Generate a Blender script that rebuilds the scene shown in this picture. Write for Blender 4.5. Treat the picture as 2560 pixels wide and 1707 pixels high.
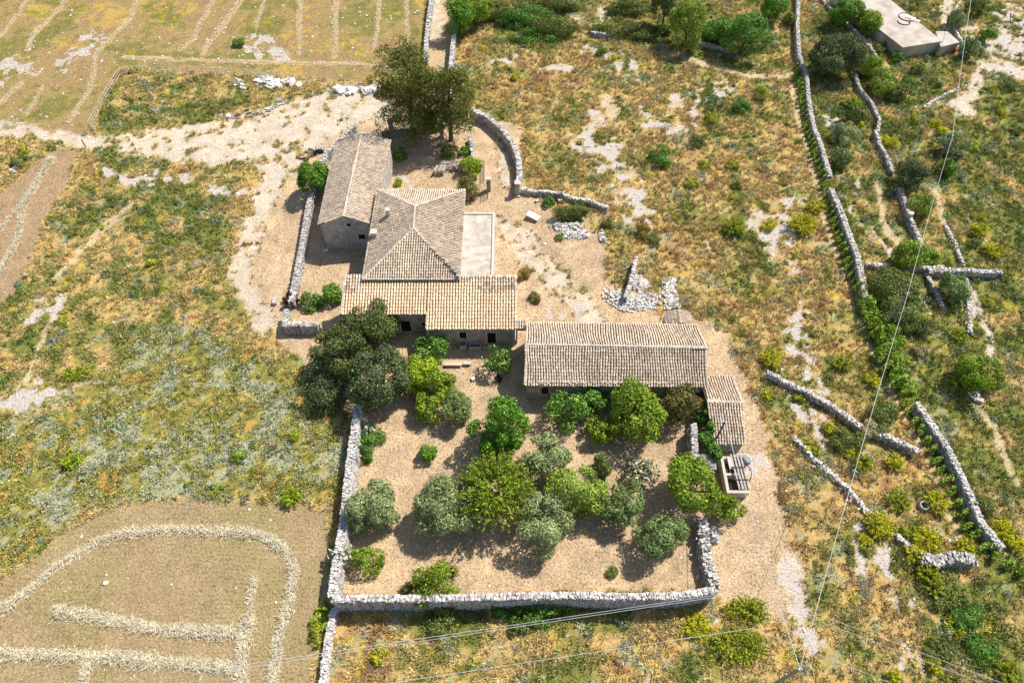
import bpy, math, random
import numpy as np
from mathutils import Vector

# ------------------------------------------------------------------ camera, sky, sun
for o in list(bpy.data.objects): bpy.data.objects.remove(o)
SC = bpy.context.scene
H = 63.0; F = 1707.0; TH = math.radians(54.42)
cam = bpy.data.objects.new('camera', bpy.data.cameras.new('camera'))
SC.collection.objects.link(cam)
cam.location = (0, 0, H); cam.rotation_euler = (math.pi/2-TH, 0, 0)
cam.data.sensor_width = 36; cam.data.lens = 36*F/2560; cam.data.clip_end = 3000
SC.camera = cam
SUN = Vector((.62, .47, 1.0)).normalized()
w = bpy.data.worlds.new('World'); SC.world = w; w.use_nodes = True
nt = w.node_tree; bg = nt.nodes['Background']
sky = nt.nodes.new('ShaderNodeTexSky'); sky.sky_type = 'NISHITA'; sky.sun_disc = False
sky.sun_elevation = math.asin(SUN.z); sky.sun_rotation = math.atan2(SUN.x, SUN.y)
nt.links.new(sky.outputs[0], bg.inputs[0]); bg.inputs[1].default_value = .11
sl = bpy.data.lights.new('sun', 'SUN'); sl.energy = 5.0; sl.angle = math.radians(.5); sl.color = (1, .95, .87)
so = bpy.data.objects.new('sun', sl); SC.collection.objects.link(so)
so.rotation_euler = SUN.to_track_quat('Z', 'Y').to_euler(); so.location = (30, 20, 80)
SC.view_settings.view_transform = 'Standard'; SC.view_settings.look = 'None'
SC.view_settings.exposure = .24; SC.view_settings.gamma = 1
SC.cycles.max_bounces = 5; SC.cycles.diffuse_bounces = 2; SC.cycles.transmission_bounces = 2

# ------------------------------------------------------------------ survey helpers: photo pixel -> place on the ground
K = 2560/2352.0
cT, sT = math.cos(TH), math.sin(TH)
def ray(px, py):
    u = (px-1280)/F; v = -(py-853.5)/F
    return (u, cT+v*sT, -sT+v*cT)
def G(px, py, z=0.0):                      # 2560-wide survey coordinates
    d = ray(px, py); t = (z-H)/d[2]; return (d[0]*t, d[1]*t)
def g(ox, oy, z=0.0): return G(ox*K, oy*K, z)   # 2352-wide survey coordinates
def onY(px, py, y): d = ray(px, py); t = y/d[1]; return (d[0]*t, H+d[2]*t)
def mpp(x, y): return (y*cT+H*sT)/F*K      # metres per survey pixel
def toO(x, y):
    dep = y*cT+H*sT; up = y*sT-H*cT
    return (1280+F*x/dep)/K, (853.5-F*up/dep)/K

# ------------------------------------------------------------------ noise
def _h(ix, iy, s):
    h = (ix.astype(np.int64)*374761393 + iy.astype(np.int64)*668265263 + s*974634777) & 0xffffffff
    h = ((h ^ (h >> 13))*1274126177) & 0xffffffff
    return ((h ^ (h >> 16)) & 0xffff)/65535.0
def vn(x, y, s=0):
    x = np.asarray(x, float); y = np.asarray(y, float)
    ix = np.floor(x); iy = np.floor(y); fx = x-ix; fy = y-iy
    fx = fx*fx*(3-2*fx); fy = fy*fy*(3-2*fy)
    a = _h(ix, iy, s); b = _h(ix+1, iy, s); c = _h(ix, iy+1, s); d = _h(ix+1, iy+1, s)
    return (a*(1-fx)+b*fx)*(1-fy)+(c*(1-fx)+d*fx)*fy
def fbm(x, y, sc, s=0, o=3):
    x = np.asarray(x, float)/sc; y = np.asarray(y, float)/sc; r = 0; a = 1; t = 0
    for i in range(o):
        ca, sa = math.cos(.6+s+i*1.1), math.sin(.6+s+i*1.1); q = 2.03**i
        r = r + a*vn((x*ca-y*sa)*q+17*i, (x*sa+y*ca)*q-9*i, s+i*7); t += a; a *= .55
    return r/t
def sstep(v, a, b):
    t = np.clip((v-a)/(b-a), 0, 1); return t*t*(3-2*t)

# ------------------------------------------------------------------ materials
def mat(name, base=None, attr=False, rough=.85, nscale=0, namt=.3, bump=0, bscale=20, transl=0, spec=.2, metal=0, brick=None):
    m = bpy.data.materials.new(name); m.use_nodes = True; n = m.node_tree; L = n.links
    p = n.nodes['Principled BSDF']; p.inputs['Roughness'].default_value = rough
    p.inputs['Specular IOR Level'].default_value = spec; p.inputs['Metallic'].default_value = metal
    tc = n.nodes.new('ShaderNodeTexCoord'); pos = tc.outputs['Object']
    if attr:
        a = n.nodes.new('ShaderNodeAttribute'); a.attribute_name = 'col'; c = a.outputs['Color']
    else:
        r = n.nodes.new('ShaderNodeRGB'); r.outputs[0].default_value = (*base, 1); c = r.outputs[0]
    hgt = None
    if brick:
        sx = n.nodes.new('ShaderNodeSeparateXYZ'); L.new(pos, sx.inputs[0])
        ad = n.nodes.new('ShaderNodeMath'); L.new(sx.outputs[0], ad.inputs[0]); L.new(sx.outputs[1], ad.inputs[1])
        cb = n.nodes.new('ShaderNodeCombineXYZ'); L.new(ad.outputs[0], cb.inputs[0]); L.new(sx.outputs[2], cb.inputs[1])
        dn = n.nodes.new('ShaderNodeTexNoise'); dn.inputs['Scale'].default_value = 2.5; L.new(pos, dn.inputs['Vector'])
        dv = n.nodes.new('ShaderNodeVectorMath'); dv.operation = 'SCALE'; L.new(dn.outputs['Color'], dv.inputs[0]); dv.inputs['Scale'].default_value = .12
        da = n.nodes.new('ShaderNodeVectorMath'); L.new(cb.outputs[0], da.inputs[0]); L.new(dv.outputs[0], da.inputs[1])
        b = n.nodes.new('ShaderNodeTexBrick'); L.new(da.outputs[0], b.inputs['Vector'])
        b.inputs['Scale'].default_value = 1; b.inputs['Brick Width'].default_value = brick[0]; b.inputs['Row Height'].default_value = brick[1]
        b.inputs['Mortar Size'].default_value = .03; b.inputs['Mortar Smooth'].default_value = .4
        b.inputs['Color1'].default_value = (*base, 1); b.inputs['Color2'].default_value = (base[0]*.72, base[1]*.7, base[2]*.68, 1)
        b.inputs['Mortar'].default_value = (base[0]*.34, base[1]*.32, base[2]*.3, 1); c = b.outputs['Color']
    if nscale:
        no = n.nodes.new('ShaderNodeTexNoise'); no.inputs['Scale'].default_value = nscale; no.inputs['Detail'].default_value = 5
        L.new(pos, no.inputs['Vector'])
        mr = n.nodes.new('ShaderNodeMapRange'); L.new(no.outputs[0], mr.inputs[0])
        mr.inputs[1].default_value = .3; mr.inputs[2].default_value = .7; mr.inputs[3].default_value = 1-namt; mr.inputs[4].default_value = 1+namt
        vm = n.nodes.new('ShaderNodeVectorMath'); vm.operation = 'SCALE'; L.new(c, vm.inputs[0]); L.new(mr.outputs[0], vm.inputs['Scale']); c = vm.outputs[0]
    L.new(c, p.inputs['Base Color'])
    if bump:
        bn = n.nodes.new('ShaderNodeTexNoise'); bn.inputs['Scale'].default_value = bscale; bn.inputs['Detail'].default_value = 4; L.new(pos, bn.inputs['Vector'])
        bu = n.nodes.new('ShaderNodeBump'); bu.inputs['Strength'].default_value = 1; bu.inputs['Distance'].default_value = bump
        L.new(bn.outputs[0], bu.inputs['Height']); L.new(bu.outputs[0], p.inputs['Normal'])
    if transl:
        tr = n.nodes.new('ShaderNodeBsdfTranslucent'); L.new(c, tr.inputs[0]); mx = n.nodes.new('ShaderNodeMixShader')
        mx.inputs[0].default_value = transl; L.new(p.outputs[0], mx.inputs[1]); L.new(tr.outputs[0], mx.inputs[2])
        L.new(mx.outputs[0], n.nodes['Material Output'].inputs[0])
    return m
M_leaf = mat('leaf', attr=True, rough=.6, transl=.22, spec=.25)
M_straw = mat('dry_stalks', attr=True, rough=.8, transl=.1)
M_stone = mat('field_stone', attr=True, rough=.9, nscale=9, namt=.3)
M_tile = mat('clay_tile', attr=True, rough=.85, nscale=14, namt=.22)
M_bark = mat('bark', (.16, .12, .085), nscale=6, namt=.4, bump=.02)
M_wall = mat('limestone_blocks', (.66, .61, .55), brick=(.42, .2), nscale=1.2, namt=.28, bump=.03, bscale=6)
M_wall2 = mat('rubble_masonry', (.60, .54, .47), brick=(.3, .15), nscale=1.5, namt=.32, bump=.04, bscale=6)
M_trim = mat('dressed_limestone', (.52, .47, .41), nscale=3, namt=.15)
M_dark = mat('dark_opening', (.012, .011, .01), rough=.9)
M_conc = mat('weathered_concrete', (.55, .48, .40), nscale=1.3, namt=.26, bump=.03, bscale=9)
M_wood = mat('grey_wood', (.46, .41, .35), nscale=5, namt=.35)
M_dwood = mat('dark_timber', (.10, .075, .055), nscale=5, namt=.35)
M_pole = mat('pole_timber', (.16, .14, .12), nscale=4, namt=.3)
M_mpole = mat('grey_steel', (.26, .28, .30), rough=.5, metal=.3)
M_wire = mat('aluminium_cable', (.62, .62, .62), rough=.5)
M_rust = mat('rusty_iron', (.20, .075, .04), nscale=8, namt=.4)
M_black = mat('black_plastic', (.012, .013, .016), rough=.4)
M_blue = mat('blue_grey_paint', (.05, .11, .2), rough=.3, spec=.5)
M_glass = mat('dark_glass', (.01, .015, .02), rough=.08, spec=.8)
M_white = mat('white_plastic', (.75, .74, .72), rough=.5)
M_red = mat('red_paint', (.5, .03, .02), rough=.5)
M_sheet = mat('corrugated_sheet', (.42, .40, .37), nscale=4, namt=.3, rough=.6)

# ------------------------------------------------------------------ mesh helpers
class MB:
    def __init__(s): s.v = []; s.f = []; s.n = []; s.c = []; s.k = 0
    def add(s, V, Fa, C=None):             # V (n,3); Fa (m,3|4) ; C (m,3) or (3,)
        V = np.asarray(V, float).reshape(-1, 3); Fa = np.asarray(Fa, np.int64)
        s.v.append(V); s.f.append((Fa+s.k).ravel()); s.n.append(np.full(len(Fa), Fa.shape[1])); s.k += len(V)
        C = np.array([.5, .5, .5]) if C is None else np.asarray(C, float)
        if C.ndim == 1: C = np.tile(C, (len(Fa), 1))
        s.c.append(C)
        return s
def build(mb, name, m, parent=None, smooth=False, loc=None):
    me = bpy.data.meshes.new(name)
    V = np.concatenate(mb.v); Fl = np.concatenate(mb.f); N = np.concatenate(mb.n); C = np.concatenate(mb.c)
    if loc is not None: V = V-np.array(loc)
    me.vertices.add(len(V)); me.vertices.foreach_set('co', V.ravel())
    me.loops.add(len(Fl)); me.loops.foreach_set('vertex_index', Fl.astype(np.int32))
    me.polygons.add(len(N)); st = np.concatenate([[0], np.cumsum(N)[:-1]]).astype(np.int32)
    me.polygons.foreach_set('loop_start', st); me.polygons.foreach_set('loop_total', N.astype(np.int32))
    me.update(calc_edges=True)
    ca = me.color_attributes.new('col', 'FLOAT_COLOR', 'CORNER')
    cc = np.ones((len(Fl), 4)); cc[:, :3] = np.repeat(C, N, axis=0); ca.data.foreach_set('color', cc.ravel())
    me.polygons.foreach_set('use_smooth', np.full(len(N), bool(smooth)))
    me.materials.append(m)
    o = bpy.data.objects.new(name, me); SC.collection.objects.link(o)
    if loc is not None: o.location = loc
    if parent is not None:
        o.parent = parent
        if loc is None: o.location = tuple(-c for c in parent.location)
    return o
def tag(o, label=None, cat=None, group=None, kind=None):
    if label: o['label'] = label
    if cat: o['category'] = cat
    if group: o['group'] = group
    if kind: o['kind'] = kind
    return o
def thing(name, label, cat, loc, group=None):
    o = bpy.data.objects.new(name, None); SC.collection.objects.link(o); o.location = loc; o.empty_display_size = .3
    return tag(o, label, cat, group)
BF = np.array([[0, 3, 2, 1], [4, 5, 6, 7], [0, 1, 5, 4], [1, 2, 6, 5], [2, 3, 7, 6], [3, 0, 4, 7]])
BV = np.array([[-1, -1, -1], [1, -1, -1], [1, 1, -1], [-1, 1, -1], [-1, -1, 1], [1, -1, 1], [1, 1, 1], [-1, 1, 1]], float)
def box(mb, x0, x1, y0, y1, z0, z1, C=None):
    c = np.array([(x0+x1)/2, (y0+y1)/2, (z0+z1)/2]); h = np.array([x1-x0, y1-y0, z1-z0])/2
    return mb.add(BV*h+c, BF, C)
def prism(mb, pts, z0, z1, C=None):        # pts CCW polygon of 4 corners
    b = [(*p, z0) for p in pts]; t = [(*p, z1) for p in pts]
    return mb.add(b+t, BF, C)
def obox(mb, c, half, az=0, tilt=0, C=None):
    V = BV*np.array(half); ct, st_ = math.cos(tilt), math.sin(tilt)
    V = np.stack([V[:, 0]*ct+V[:, 2]*st_, V[:, 1], -V[:, 0]*st_+V[:, 2]*ct], 1)
    ca, sa = math.cos(az), math.sin(az)
    V = np.stack([V[:, 0]*ca-V[:, 1]*sa, V[:, 0]*sa+V[:, 1]*ca, V[:, 2]], 1)
    return mb.add(V+np.array(c), BF, C)
def beam(mb, a, b, r, r2=None, seg=6, C=None):
    a = np.array(a, float); b = np.array(b, float); r2 = r if r2 is None else r2
    d = b-a; d /= max(np.linalg.norm(d), 1e-6); u = np.cross(d, [0, 0, 1] if abs(d[2]) < .9 else [1, 0, 0]); u /= np.linalg.norm(u); v = np.cross(d, u)
    an = np.arange(seg)*2*math.pi/seg; ring = np.cos(an)[:, None]*u+np.sin(an)[:, None]*v
    V = np.concatenate([a+ring*r, b+ring*r2]); i = np.arange(seg); j = (i+1) % seg
    mb.add(V, np.stack([i, j, j+seg, i+seg], 1), C)
    mb.add(np.concatenate([V[seg:], [b]]), np.stack([i, j, np.full(seg, seg)], 1), C)
    return mb
def rotm(rng, n):                          # n random rotation frames
    a = rng.normal(size=(n, 3)); a /= np.linalg.norm(a, axis=1)[:, None]
    b = rng.normal(size=(n, 3)); b -= (a*b).sum(1)[:, None]*a; b /= np.linalg.norm(b, axis=1)[:, None]
    return a, b, np.cross(a, b)
def stones(mb, rng, P, S, C, tilt=.25, az=None):
    """many jittered blocks: P centres (n,3), S half sizes (n,3), C colours (n,3)"""
    n = len(P)
    if n == 0: return mb
    V = BV[None]*(1+rng.uniform(-.28, .2, (n, 8, 3)))
    V = V*S[:, None, :]
    az = rng.uniform(0, math.pi, n) if az is None else az+rng.normal(0, .25, n)
    t = rng.normal(0, tilt, n); ct, st_ = np.cos(t)[:, None], np.sin(t)[:, None]
    V = np.stack([V[..., 0]*ct+V[..., 2]*st_, V[..., 1], -V[..., 0]*st_+V[..., 2]*ct], -1)
    ca, sa = np.cos(az)[:, None], np.sin(az)[:, None]
    V = np.stack([V[..., 0]*ca-V[..., 1]*sa, V[..., 0]*sa+V[..., 1]*ca, V[..., 2]], -1)+P[:, None, :]
    Fa = (BF[None]+np.arange(n)[:, None, None]*8).reshape(-1, 4)
    return mb.add(V.reshape(-1, 3), Fa, np.repeat(C, 6, axis=0))
def leaves(mb, rng, P, size, C, elong=1.0, N=None, flat=0.0):
    """small folded leaf faces at P"""
    n = len(P); a, b, c = rotm(rng, n)
    if N is not None:
        nn = N+c*.7; nn /= np.linalg.norm(nn, axis=1)[:, None]
        a = a-(a*nn).sum(1)[:, None]*nn; a /= np.linalg.norm(a, axis=1)[:, None]; b = np.cross(nn, a); c = nn
    s = (size*rng.uniform(.6, 1.3, n))[:, None]
    V = np.stack([P-a*s*elong, P-b*s*.5+c*s*.15, P+a*s*elong, P+b*s*.5+c*s*.15], 1)
    Fa = np.arange(n*4).reshape(n, 4)
    return mb.add(V.reshape(-1, 3), Fa, C)

# ------------------------------------------------------------------ terrain
def T(x, y):
    X, Y = toO(np.asarray(x, float), np.asarray(y, float))
    dx = np.maximum(np.abs(np.asarray(x, float)-0)-26, 0); dy = np.maximum(np.abs(np.asarray(y, float)-45)-33, 0)
    m = sstep(np.hypot(dx, dy), 0, 14)
    return (fbm(x, y, 14, 50)-.5)*.9*m
def Tz(x, y): return float(T(np.array([x]), np.array([y]))[0])

def seg_d(X, Y, pts):
    d = np.full(X.shape, 1e9)
    for (ax, ay), (bx, by) in zip(pts[:-1], pts[1:]):
        vx, vy = bx-ax, by-ay; L2 = vx*vx+vy*vy+1e-9
        t = np.clip(((X-ax)*vx+(Y-ay)*vy)/L2, 0, 1)
        d = np.minimum(d, np.hypot(X-ax-t*vx, Y-ay-t*vy))
    return d
def strokes(X, Y, L):
    m = np.zeros(X.shape)
    for pts, r in L:
        m = np.maximum(m, 1-seg_d(X, Y, pts)/(2*r))
    return np.clip(m, 0, 1)                # .5 at the edge of the stroke
def sdf(X, Y, poly):                       # positive inside
    p = poly+[poly[0]]; d = seg_d(X, Y, p); ins = np.zeros(X.shape, bool)
    for (ax, ay), (bx, by) in zip(p[:-1], p[1:]):
        if ay == by: continue
        c = ((ay > Y) != (by > Y)) & (X < (bx-ax)*(Y-ay)/(by-ay)+ax); ins ^= c
    return np.where(ins, d, -d)
ROCK = [([(1368, 262), (1352, 305), (1345, 345)], 15), ([(1375, 300), (1400, 350), (1425, 395), (1440, 440), (1470, 490)], 19),
 ([(1330, 330), (1390, 350)], 10), ([(1480, 262), (1515, 285), (1575, 288)], 13), ([(1545, 235), (1600, 240), (1665, 212)], 13), ([(1590, 260), (1600, 235)], 8),
 ([(1815, 470), (1800, 520), (1780, 560), (1812, 608)], 17), ([(1725, 500), (1745, 540), (1790, 580)], 13), ([(1622, 550), (1630, 580)], 7),
 ([(1838, 725), (1825, 770), (1850, 830), (1885, 880), (1895, 900)], 14), ([(1815, 760), (1830, 800)], 8), ([(1862, 945), (1872, 985), (1895, 1035)], 12), ([(1800, 905), (1850, 960)], 8),
 ([(1965, 1205), (1962, 1255), (1990, 1335)], 9), ([(2035, 1265), (2045, 1330), (2060, 1400)], 12), ([(2090, 1375), (2100, 1400)], 9), ([(2062, 1480), (2072, 1520), (2062, 1570)], 13), ([(2110, 1500), (2130, 1570)], 9), ([(2015, 1250), (2025, 1300)], 7),
 ([(1808, 1300), (1830, 1370), (1850, 1430), (1862, 1492)], 14), ([(1442, 122), (1465, 185)], 7), ([(1313, 5), (1322, 55)], 8), ([(1130, 140), (1180, 132)], 6), ([(1225, 150), (1262, 150), (1300, 150)], 7), ([(1380, 25), (1405, 60)], 7), ([(1340, 110), (1390, 125), (1425, 150)], 6),
 ([(0, 150), (62, 150)], 12), ([(20, 175), (10, 185)], 6), ([(142, 150), (165, 130), (205, 112)], 10), ([(185, 85), (235, 90)], 8), ([(598, 90), (650, 132)], 11), ([(560, 115), (600, 125)], 6),
 ([(5, 950), (60, 925), (110, 900)], 16), ([(150, 890), (195, 880)], 8), ([(82, 745), (132, 697)], 10), ([(90, 700), (150, 680)], 5), ([(205, 640), (260, 570)], 6),
 ([(2280, 120), (2320, 90), (2352, 130)], 40), ([(2225, 75), (2245, 110)], 8), ([(1895, 265), (1915, 290)], 8), ([(1925, 330), (1940, 345)], 6), ([(1955, 395), (1970, 420)], 7),
 ([(640, 402), (700, 420), (720, 400)], 12), ([(250, 400), (300, 420), (370, 410), (440, 405)], 10), ([(480, 430), (560, 440)], 7), ([(1630, 845), (1640, 872)], 7), ([(1700, 1062), (1745, 1085)], 14), ([(1700, 1040), (1760, 1050)], 8), ([(1440, 1575), (1500, 1560)], 3),
 ([(1640, 1420), (1665, 1430)], 6), ([(2140, 595), (2190, 640), (2240, 720)], 5), ([(920, 405), (945, 425)], 9), ([(1250, 700), (1265, 735)], 5), ([(1285, 720), (1330, 700)], 6)]
PALE = [([(1180, 540), (1220, 590), (1290, 650), (1340, 710), (1365, 745)], 24), ([(1145, 505), (1190, 560)], 13), ([(1215, 540), (1240, 600)], 13),
 ([(610, 440), (590, 500), (568, 570), (555, 640), (585, 700), (610, 735)], 24), ([(600, 460), (640, 380), (700, 340)], 26),
 ([(0, 290), (80, 300), (180, 325), (260, 330)], 13), ([(2352, 168), (2262, 152), (2240, 200), (2205, 250)], 16), ([(2180, 240), (2240, 255)], 10), ([(2175, 0), (2165, 50), (2195, 105)], 12),
 ([(2010, 530), (2050, 590), (2060, 560)], 5), ([(2230, 650), (2270, 760), (2300, 880)], 8), ([(2000, 560), (1960, 470)], 4), ([(1810, 1290), (1830, 1400)], 22), ([(1000, 0), (1005, 90)], 9), ([(1150, 330), (1165, 420)], 12)]
RUSTY = [([(1600, 730), (1680, 800), (1720, 870), (1750, 950), (1775, 1050), (1805, 1150), (1835, 1230), (1852, 1300)], 11), ([(1150, 210), (1250, 195), (1330, 190)], 24), ([(1200, 350), (1260, 420)], 16), ([(1400, 600), (1380, 640)], 14), ([(1600, 330), (1560, 400)], 18), ([(1780, 300), (1800, 330)], 16), ([(2115, 300), (2130, 320)], 9), ([(1480, 500), (1560, 560)], 20), ([(690, 900), (740, 1000)], 16), ([(540, 470), (560, 520)], 16), ([(180, 370), (240, 440)], 14)]
PATHS = [([(1822, 190), (1845, 320), (1875, 420), (1898, 520), (1935, 610), (1965, 700), (2005, 800), (2050, 905), (2100, 1000), (2140, 1080), (2180, 1180), (2212, 1245)], 6), ([(1545, 125), (1640, 155), (1720, 175), (1825, 172)], 6), ([(2010, 420), (2030, 500), (2060, 560)], 9), ([(2175, 520), (2150, 440)], 7), ([(2230, 900), (2290, 990), (2340, 1120)], 7), ([(130, 640), (200, 560), (260, 500), (300, 470)], 8), ([(60, 880), (110, 760), (150, 680)], 6), ([(1390, 230), (1410, 260)], 14)]
YARD = [(245, 318), (420, 285), (520, 275), (650, 238), (760, 205), (905, 205), (905, 262), (830, 285), (760, 310), (715, 345), (690, 372), (620, 405), (560, 372), (500, 378), (400, 372), (255, 350)]
B1 = [(600, 440), (690, 400), (740, 300), (880, 250), (1090, 250), (1190, 290), (1200, 440), (1260, 490), (1380, 540), (1395, 640), (1530, 725), (1650, 740), (1700, 850), (1740, 930), (1770, 1040), (1795, 1150), (1845, 1320), (1850, 1410), (1790, 1430), (1700, 1390), (1650, 1380), (1640, 1355), (765, 1370), (800, 1130), (820, 950), (740, 900), (690, 830), (600, 740), (535, 680), (550, 560)]
TRACK = [(985, -20), (1047, -20), (1036, 120), (1030, 255), (965, 255)]
FD = [(-400, -200), (985, -200), (970, 190), (890, 190), (275, 158), (205, 312), (100, 312), (-400, 270)]
FC = [(110, 345), (178, 345), (160, 415), (110, 500), (70, 600), (30, 680), (-300, 900), (-300, 460), (0, 455)]
FE = [(-400, 1400), (0, 1335), (70, 1290), (160, 1215), (260, 1165), (400, 1148), (560, 1152), (700, 1160), (752, 1180), (755, 1300), (735, 1400), (705, 1620), (-400, 1620)]
HERB = [(300, 765), (440, 745), (600, 800), (700, 860), (790, 950), (790, 1150), (700, 1155), (560, 1142), (260, 1155), (150, 1205), (60, 1290), (-100, 1340), (-100, 985), (150, 950), (200, 880), (280, 830)]
WIN_E = [([(-60, 1440), (0, 1400), (60, 1360), (130, 1300), (220, 1245), (300, 1222), (400, 1216), (520, 1220), (600, 1228), (655, 1260), (678, 1310), (665, 1380), (642, 1460), (622, 1600)], 9.5),
 ([(128, 1402), (200, 1412), (280, 1428), (350, 1442), (450, 1450), (545, 1452)], 12.5), ([(-60, 1500), (100, 1503), (250, 1507), (400, 1522), (540, 1532)], 13), ([(572, 1420), (558, 1470), (552, 1600)], 14), ([(585, 1330), (572, 1420)], 5), ([(205, 1510), (180, 1600)], 11),
 ([(-20, 660), (40, 560), (60, 470), (120, 365)], 6), ([(-20, 560), (60, 465)], 4)]
WIN_D = [([(75, -15), (25, 50), (-20, 110)], 4), ([(160, -10), (113, 43), (75, 78), (63, 113)], 5), ([(318, -10), (300, 43), (250, 95), (222, 125), (217, 163), (205, 210), (160, 275)], 5),
 ([(495, -10), (445, 83), (412, 113)], 5), ([(560, -10), (500, 70), (463, 120)], 6), ([(690, -10), (688, 120)], 5), ([(772, -10), (770, 130)], 6), ([(875, -10), (860, 110)], 5), ([(935, -10), (938, 130)], 4), ([(283, 132), (430, 136), (590, 142), (740, 146), (885, 155)], 4), ([(50, 190), (0, 235)], 5), ([(100, 200), (60, 260)], 4), ([(610, -10), (590, 60)], 4)]
GREENISH = [[(2010, 0), (2600, 0), (2600, 1700), (2160, 1620), (2130, 1380), (2250, 1330), (2120, 1000), (2060, 820), (1950, 560), (1870, 300), (1840, 100), (1900, 0)], [(60, 620), (170, 420), (420, 420), (560, 480), (520, 600), (420, 740), (200, 860), (60, 940), (-100, 960), (-100, 700)],
 [(1050, 0), (1840, 0), (1830, 110), (1700, 140), (1300, 110), (1100, 90)], [(270, 165), (560, 200), (620, 250), (500, 275), (220, 310)], [(2130, 1340), (2300, 1340), (2400, 1600), (2120, 1600)], [(820, 1395), (1620, 1395), (1560, 1460), (1200, 1440), (830, 1440)]]
HAR = {'straw': (.62, .47, .24), 'gold': (.50, .35, .11), 'rust': (.36, .21, .09), 'brown': (.40, .28, .14), 'tan': (.46, .37, .17), 'olive': (.31, .29, .095), 'green': (.20, .235, .065), 'dgreen': (.11, .155, .04), 'grey': (.40, .43, .31), 'yellow': (.58, .50, .07)}
HC = {k: np.array(v)*np.array([1.12, 1.12, 1.05]) for k, v in HAR.items()}; HC['gold'] = np.array([.60, .43, .14]); HC['brown'] = np.array([.47, .34, .18]); HC['rust'] = np.array([.42, .26, .12])
def classify(x, y):
    X, Y = toO(x, y); r = {}
    n1 = fbm(x, y, 2.2, 3)-.5; n2 = fbm(x, y, .8, 9, 2)-.5; n3 = fbm(x, y, 2.2, 23)-.5
    Xd = X+n1*34+n2*10; Yd = Y+n3*30+n2*8
    Xs = X+n1*8+n2*4; Ys = Y+n3*8
    rk_ = strokes(X+n1*26+n2*14, Y+n3*22+n2*10, [(p_, q_*1.45) for p_, q_ in ROCK])
    r['rock'] = (rk_ > 0)*np.maximum(rk_*.7+(fbm(x, y, 1.0, 57, 3)-.5)*1.5+(fbm(x, y, 3, 58, 2)-.5)*.5, 0)
    r['pale'] = sstep(np.maximum(strokes(Xd, Yd, PALE), .5+sdf(Xd, Yd, YARD)/30)+n2*.35, .35, .62)
    r['pale'] *= 1-.8*sstep(n3+n2, .17, .3)
    b = sdf(Xd, Yd, B1); r['yard'] = sstep(b, -6, 6)*(1-r['pale'])
    r['track'] = sstep(sdf(Xs, Ys, TRACK), -3, 3)
    r['fd'] = sstep(sdf(Xs, Ys, FD), -4, 4); r['fc'] = sstep(sdf(Xd*.5+X*.5, Yd*.5+Y*.5, FC), -4, 4); r['fe'] = sstep(sdf(Xs, Ys, FE), -4, 4)
    r['fe'] = np.maximum(r['fe'], 0); r['herb'] = sstep(sdf(Xd, Yd, HERB), -8, 14)*(1-r['fe'])
    r['we'] = sstep(strokes(Xs, Ys, WIN_E)+n2*.2, .42, .55)*(np.maximum(r['fe'], r['fc']) > .5)
    r['wd'] = sstep(strokes(Xs, Ys, WIN_D)+n2*.5, .4, .6)*r['fd']
    r['path'] = sstep(strokes(Xs+n1*10, Ys, PATHS)+n2*.4, .38, .6); r['rust'] = sstep(strokes(Xd, Yd, RUSTY)+n2*.3, .25, .65)
    gr = np.zeros(x.shape)
    for p in GREENISH: gr = np.maximum(gr, sstep(sdf(Xd, Yd, p), -25, 25))
    r['green'] = gr; r['X'] = X; r['Y'] = Y
    return r
def ramp(t, stops):
    out = np.zeros(t.shape+(3,)); ks = [s[0] for s in stops]
    for i in range(3): out[..., i] = np.interp(t, ks, [HC[s[1]][i] for s in stops])
    return out
def scrubcol(x, y, r, jit=None):
    t = fbm(x, y, 3.4, 31, 5)*.62+fbm(x, y, .9, 35, 3)*.38; t = np.clip((t-.5)*2.5+.52, 0, 1)
    t = t*(1-.75*r['rust'])+.06*r['rust']; t = t+r['green']*.26+(0 if jit is None else jit)
    c = ramp(np.clip(t, 0, 1.3), [(0, 'rust'), (.14, 'brown'), (.28, 'gold'), (.42, 'straw'), (.58, 'tan'), (.74, 'olive'), (.95, 'green'), (1.15, 'green'), (1.3, 'dgreen')])
    r2 = fbm(x, y, 1.7, 77, 3); c = np.where((r2 > .68)[..., None], c*.4+HC['grey']*.6, c)
    r3 = fbm(x, y, 1.3, 88, 2); yl = (r3 > .76)[..., None]; c = np.where(yl, c*.5+HC['yellow']*.5, c)
    h = r['herb'][..., None]; th = np.clip((fbm(x, y, 3.0, 41)*.5+fbm(x, y, .8, 43, 2)*.5-.5)*2.6+.5+(0 if jit is None else jit*2.2), 0, 1)
    hc = ramp(th, [(0, 'gold'), (.15, 'olive'), (.35, 'green'), (.5, 'olive'), (.56, 'yellow'), (.6, 'olive'), (.7, 'grey'), (1, 'grey')])
    return c*(1-h)+hc*h

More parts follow.
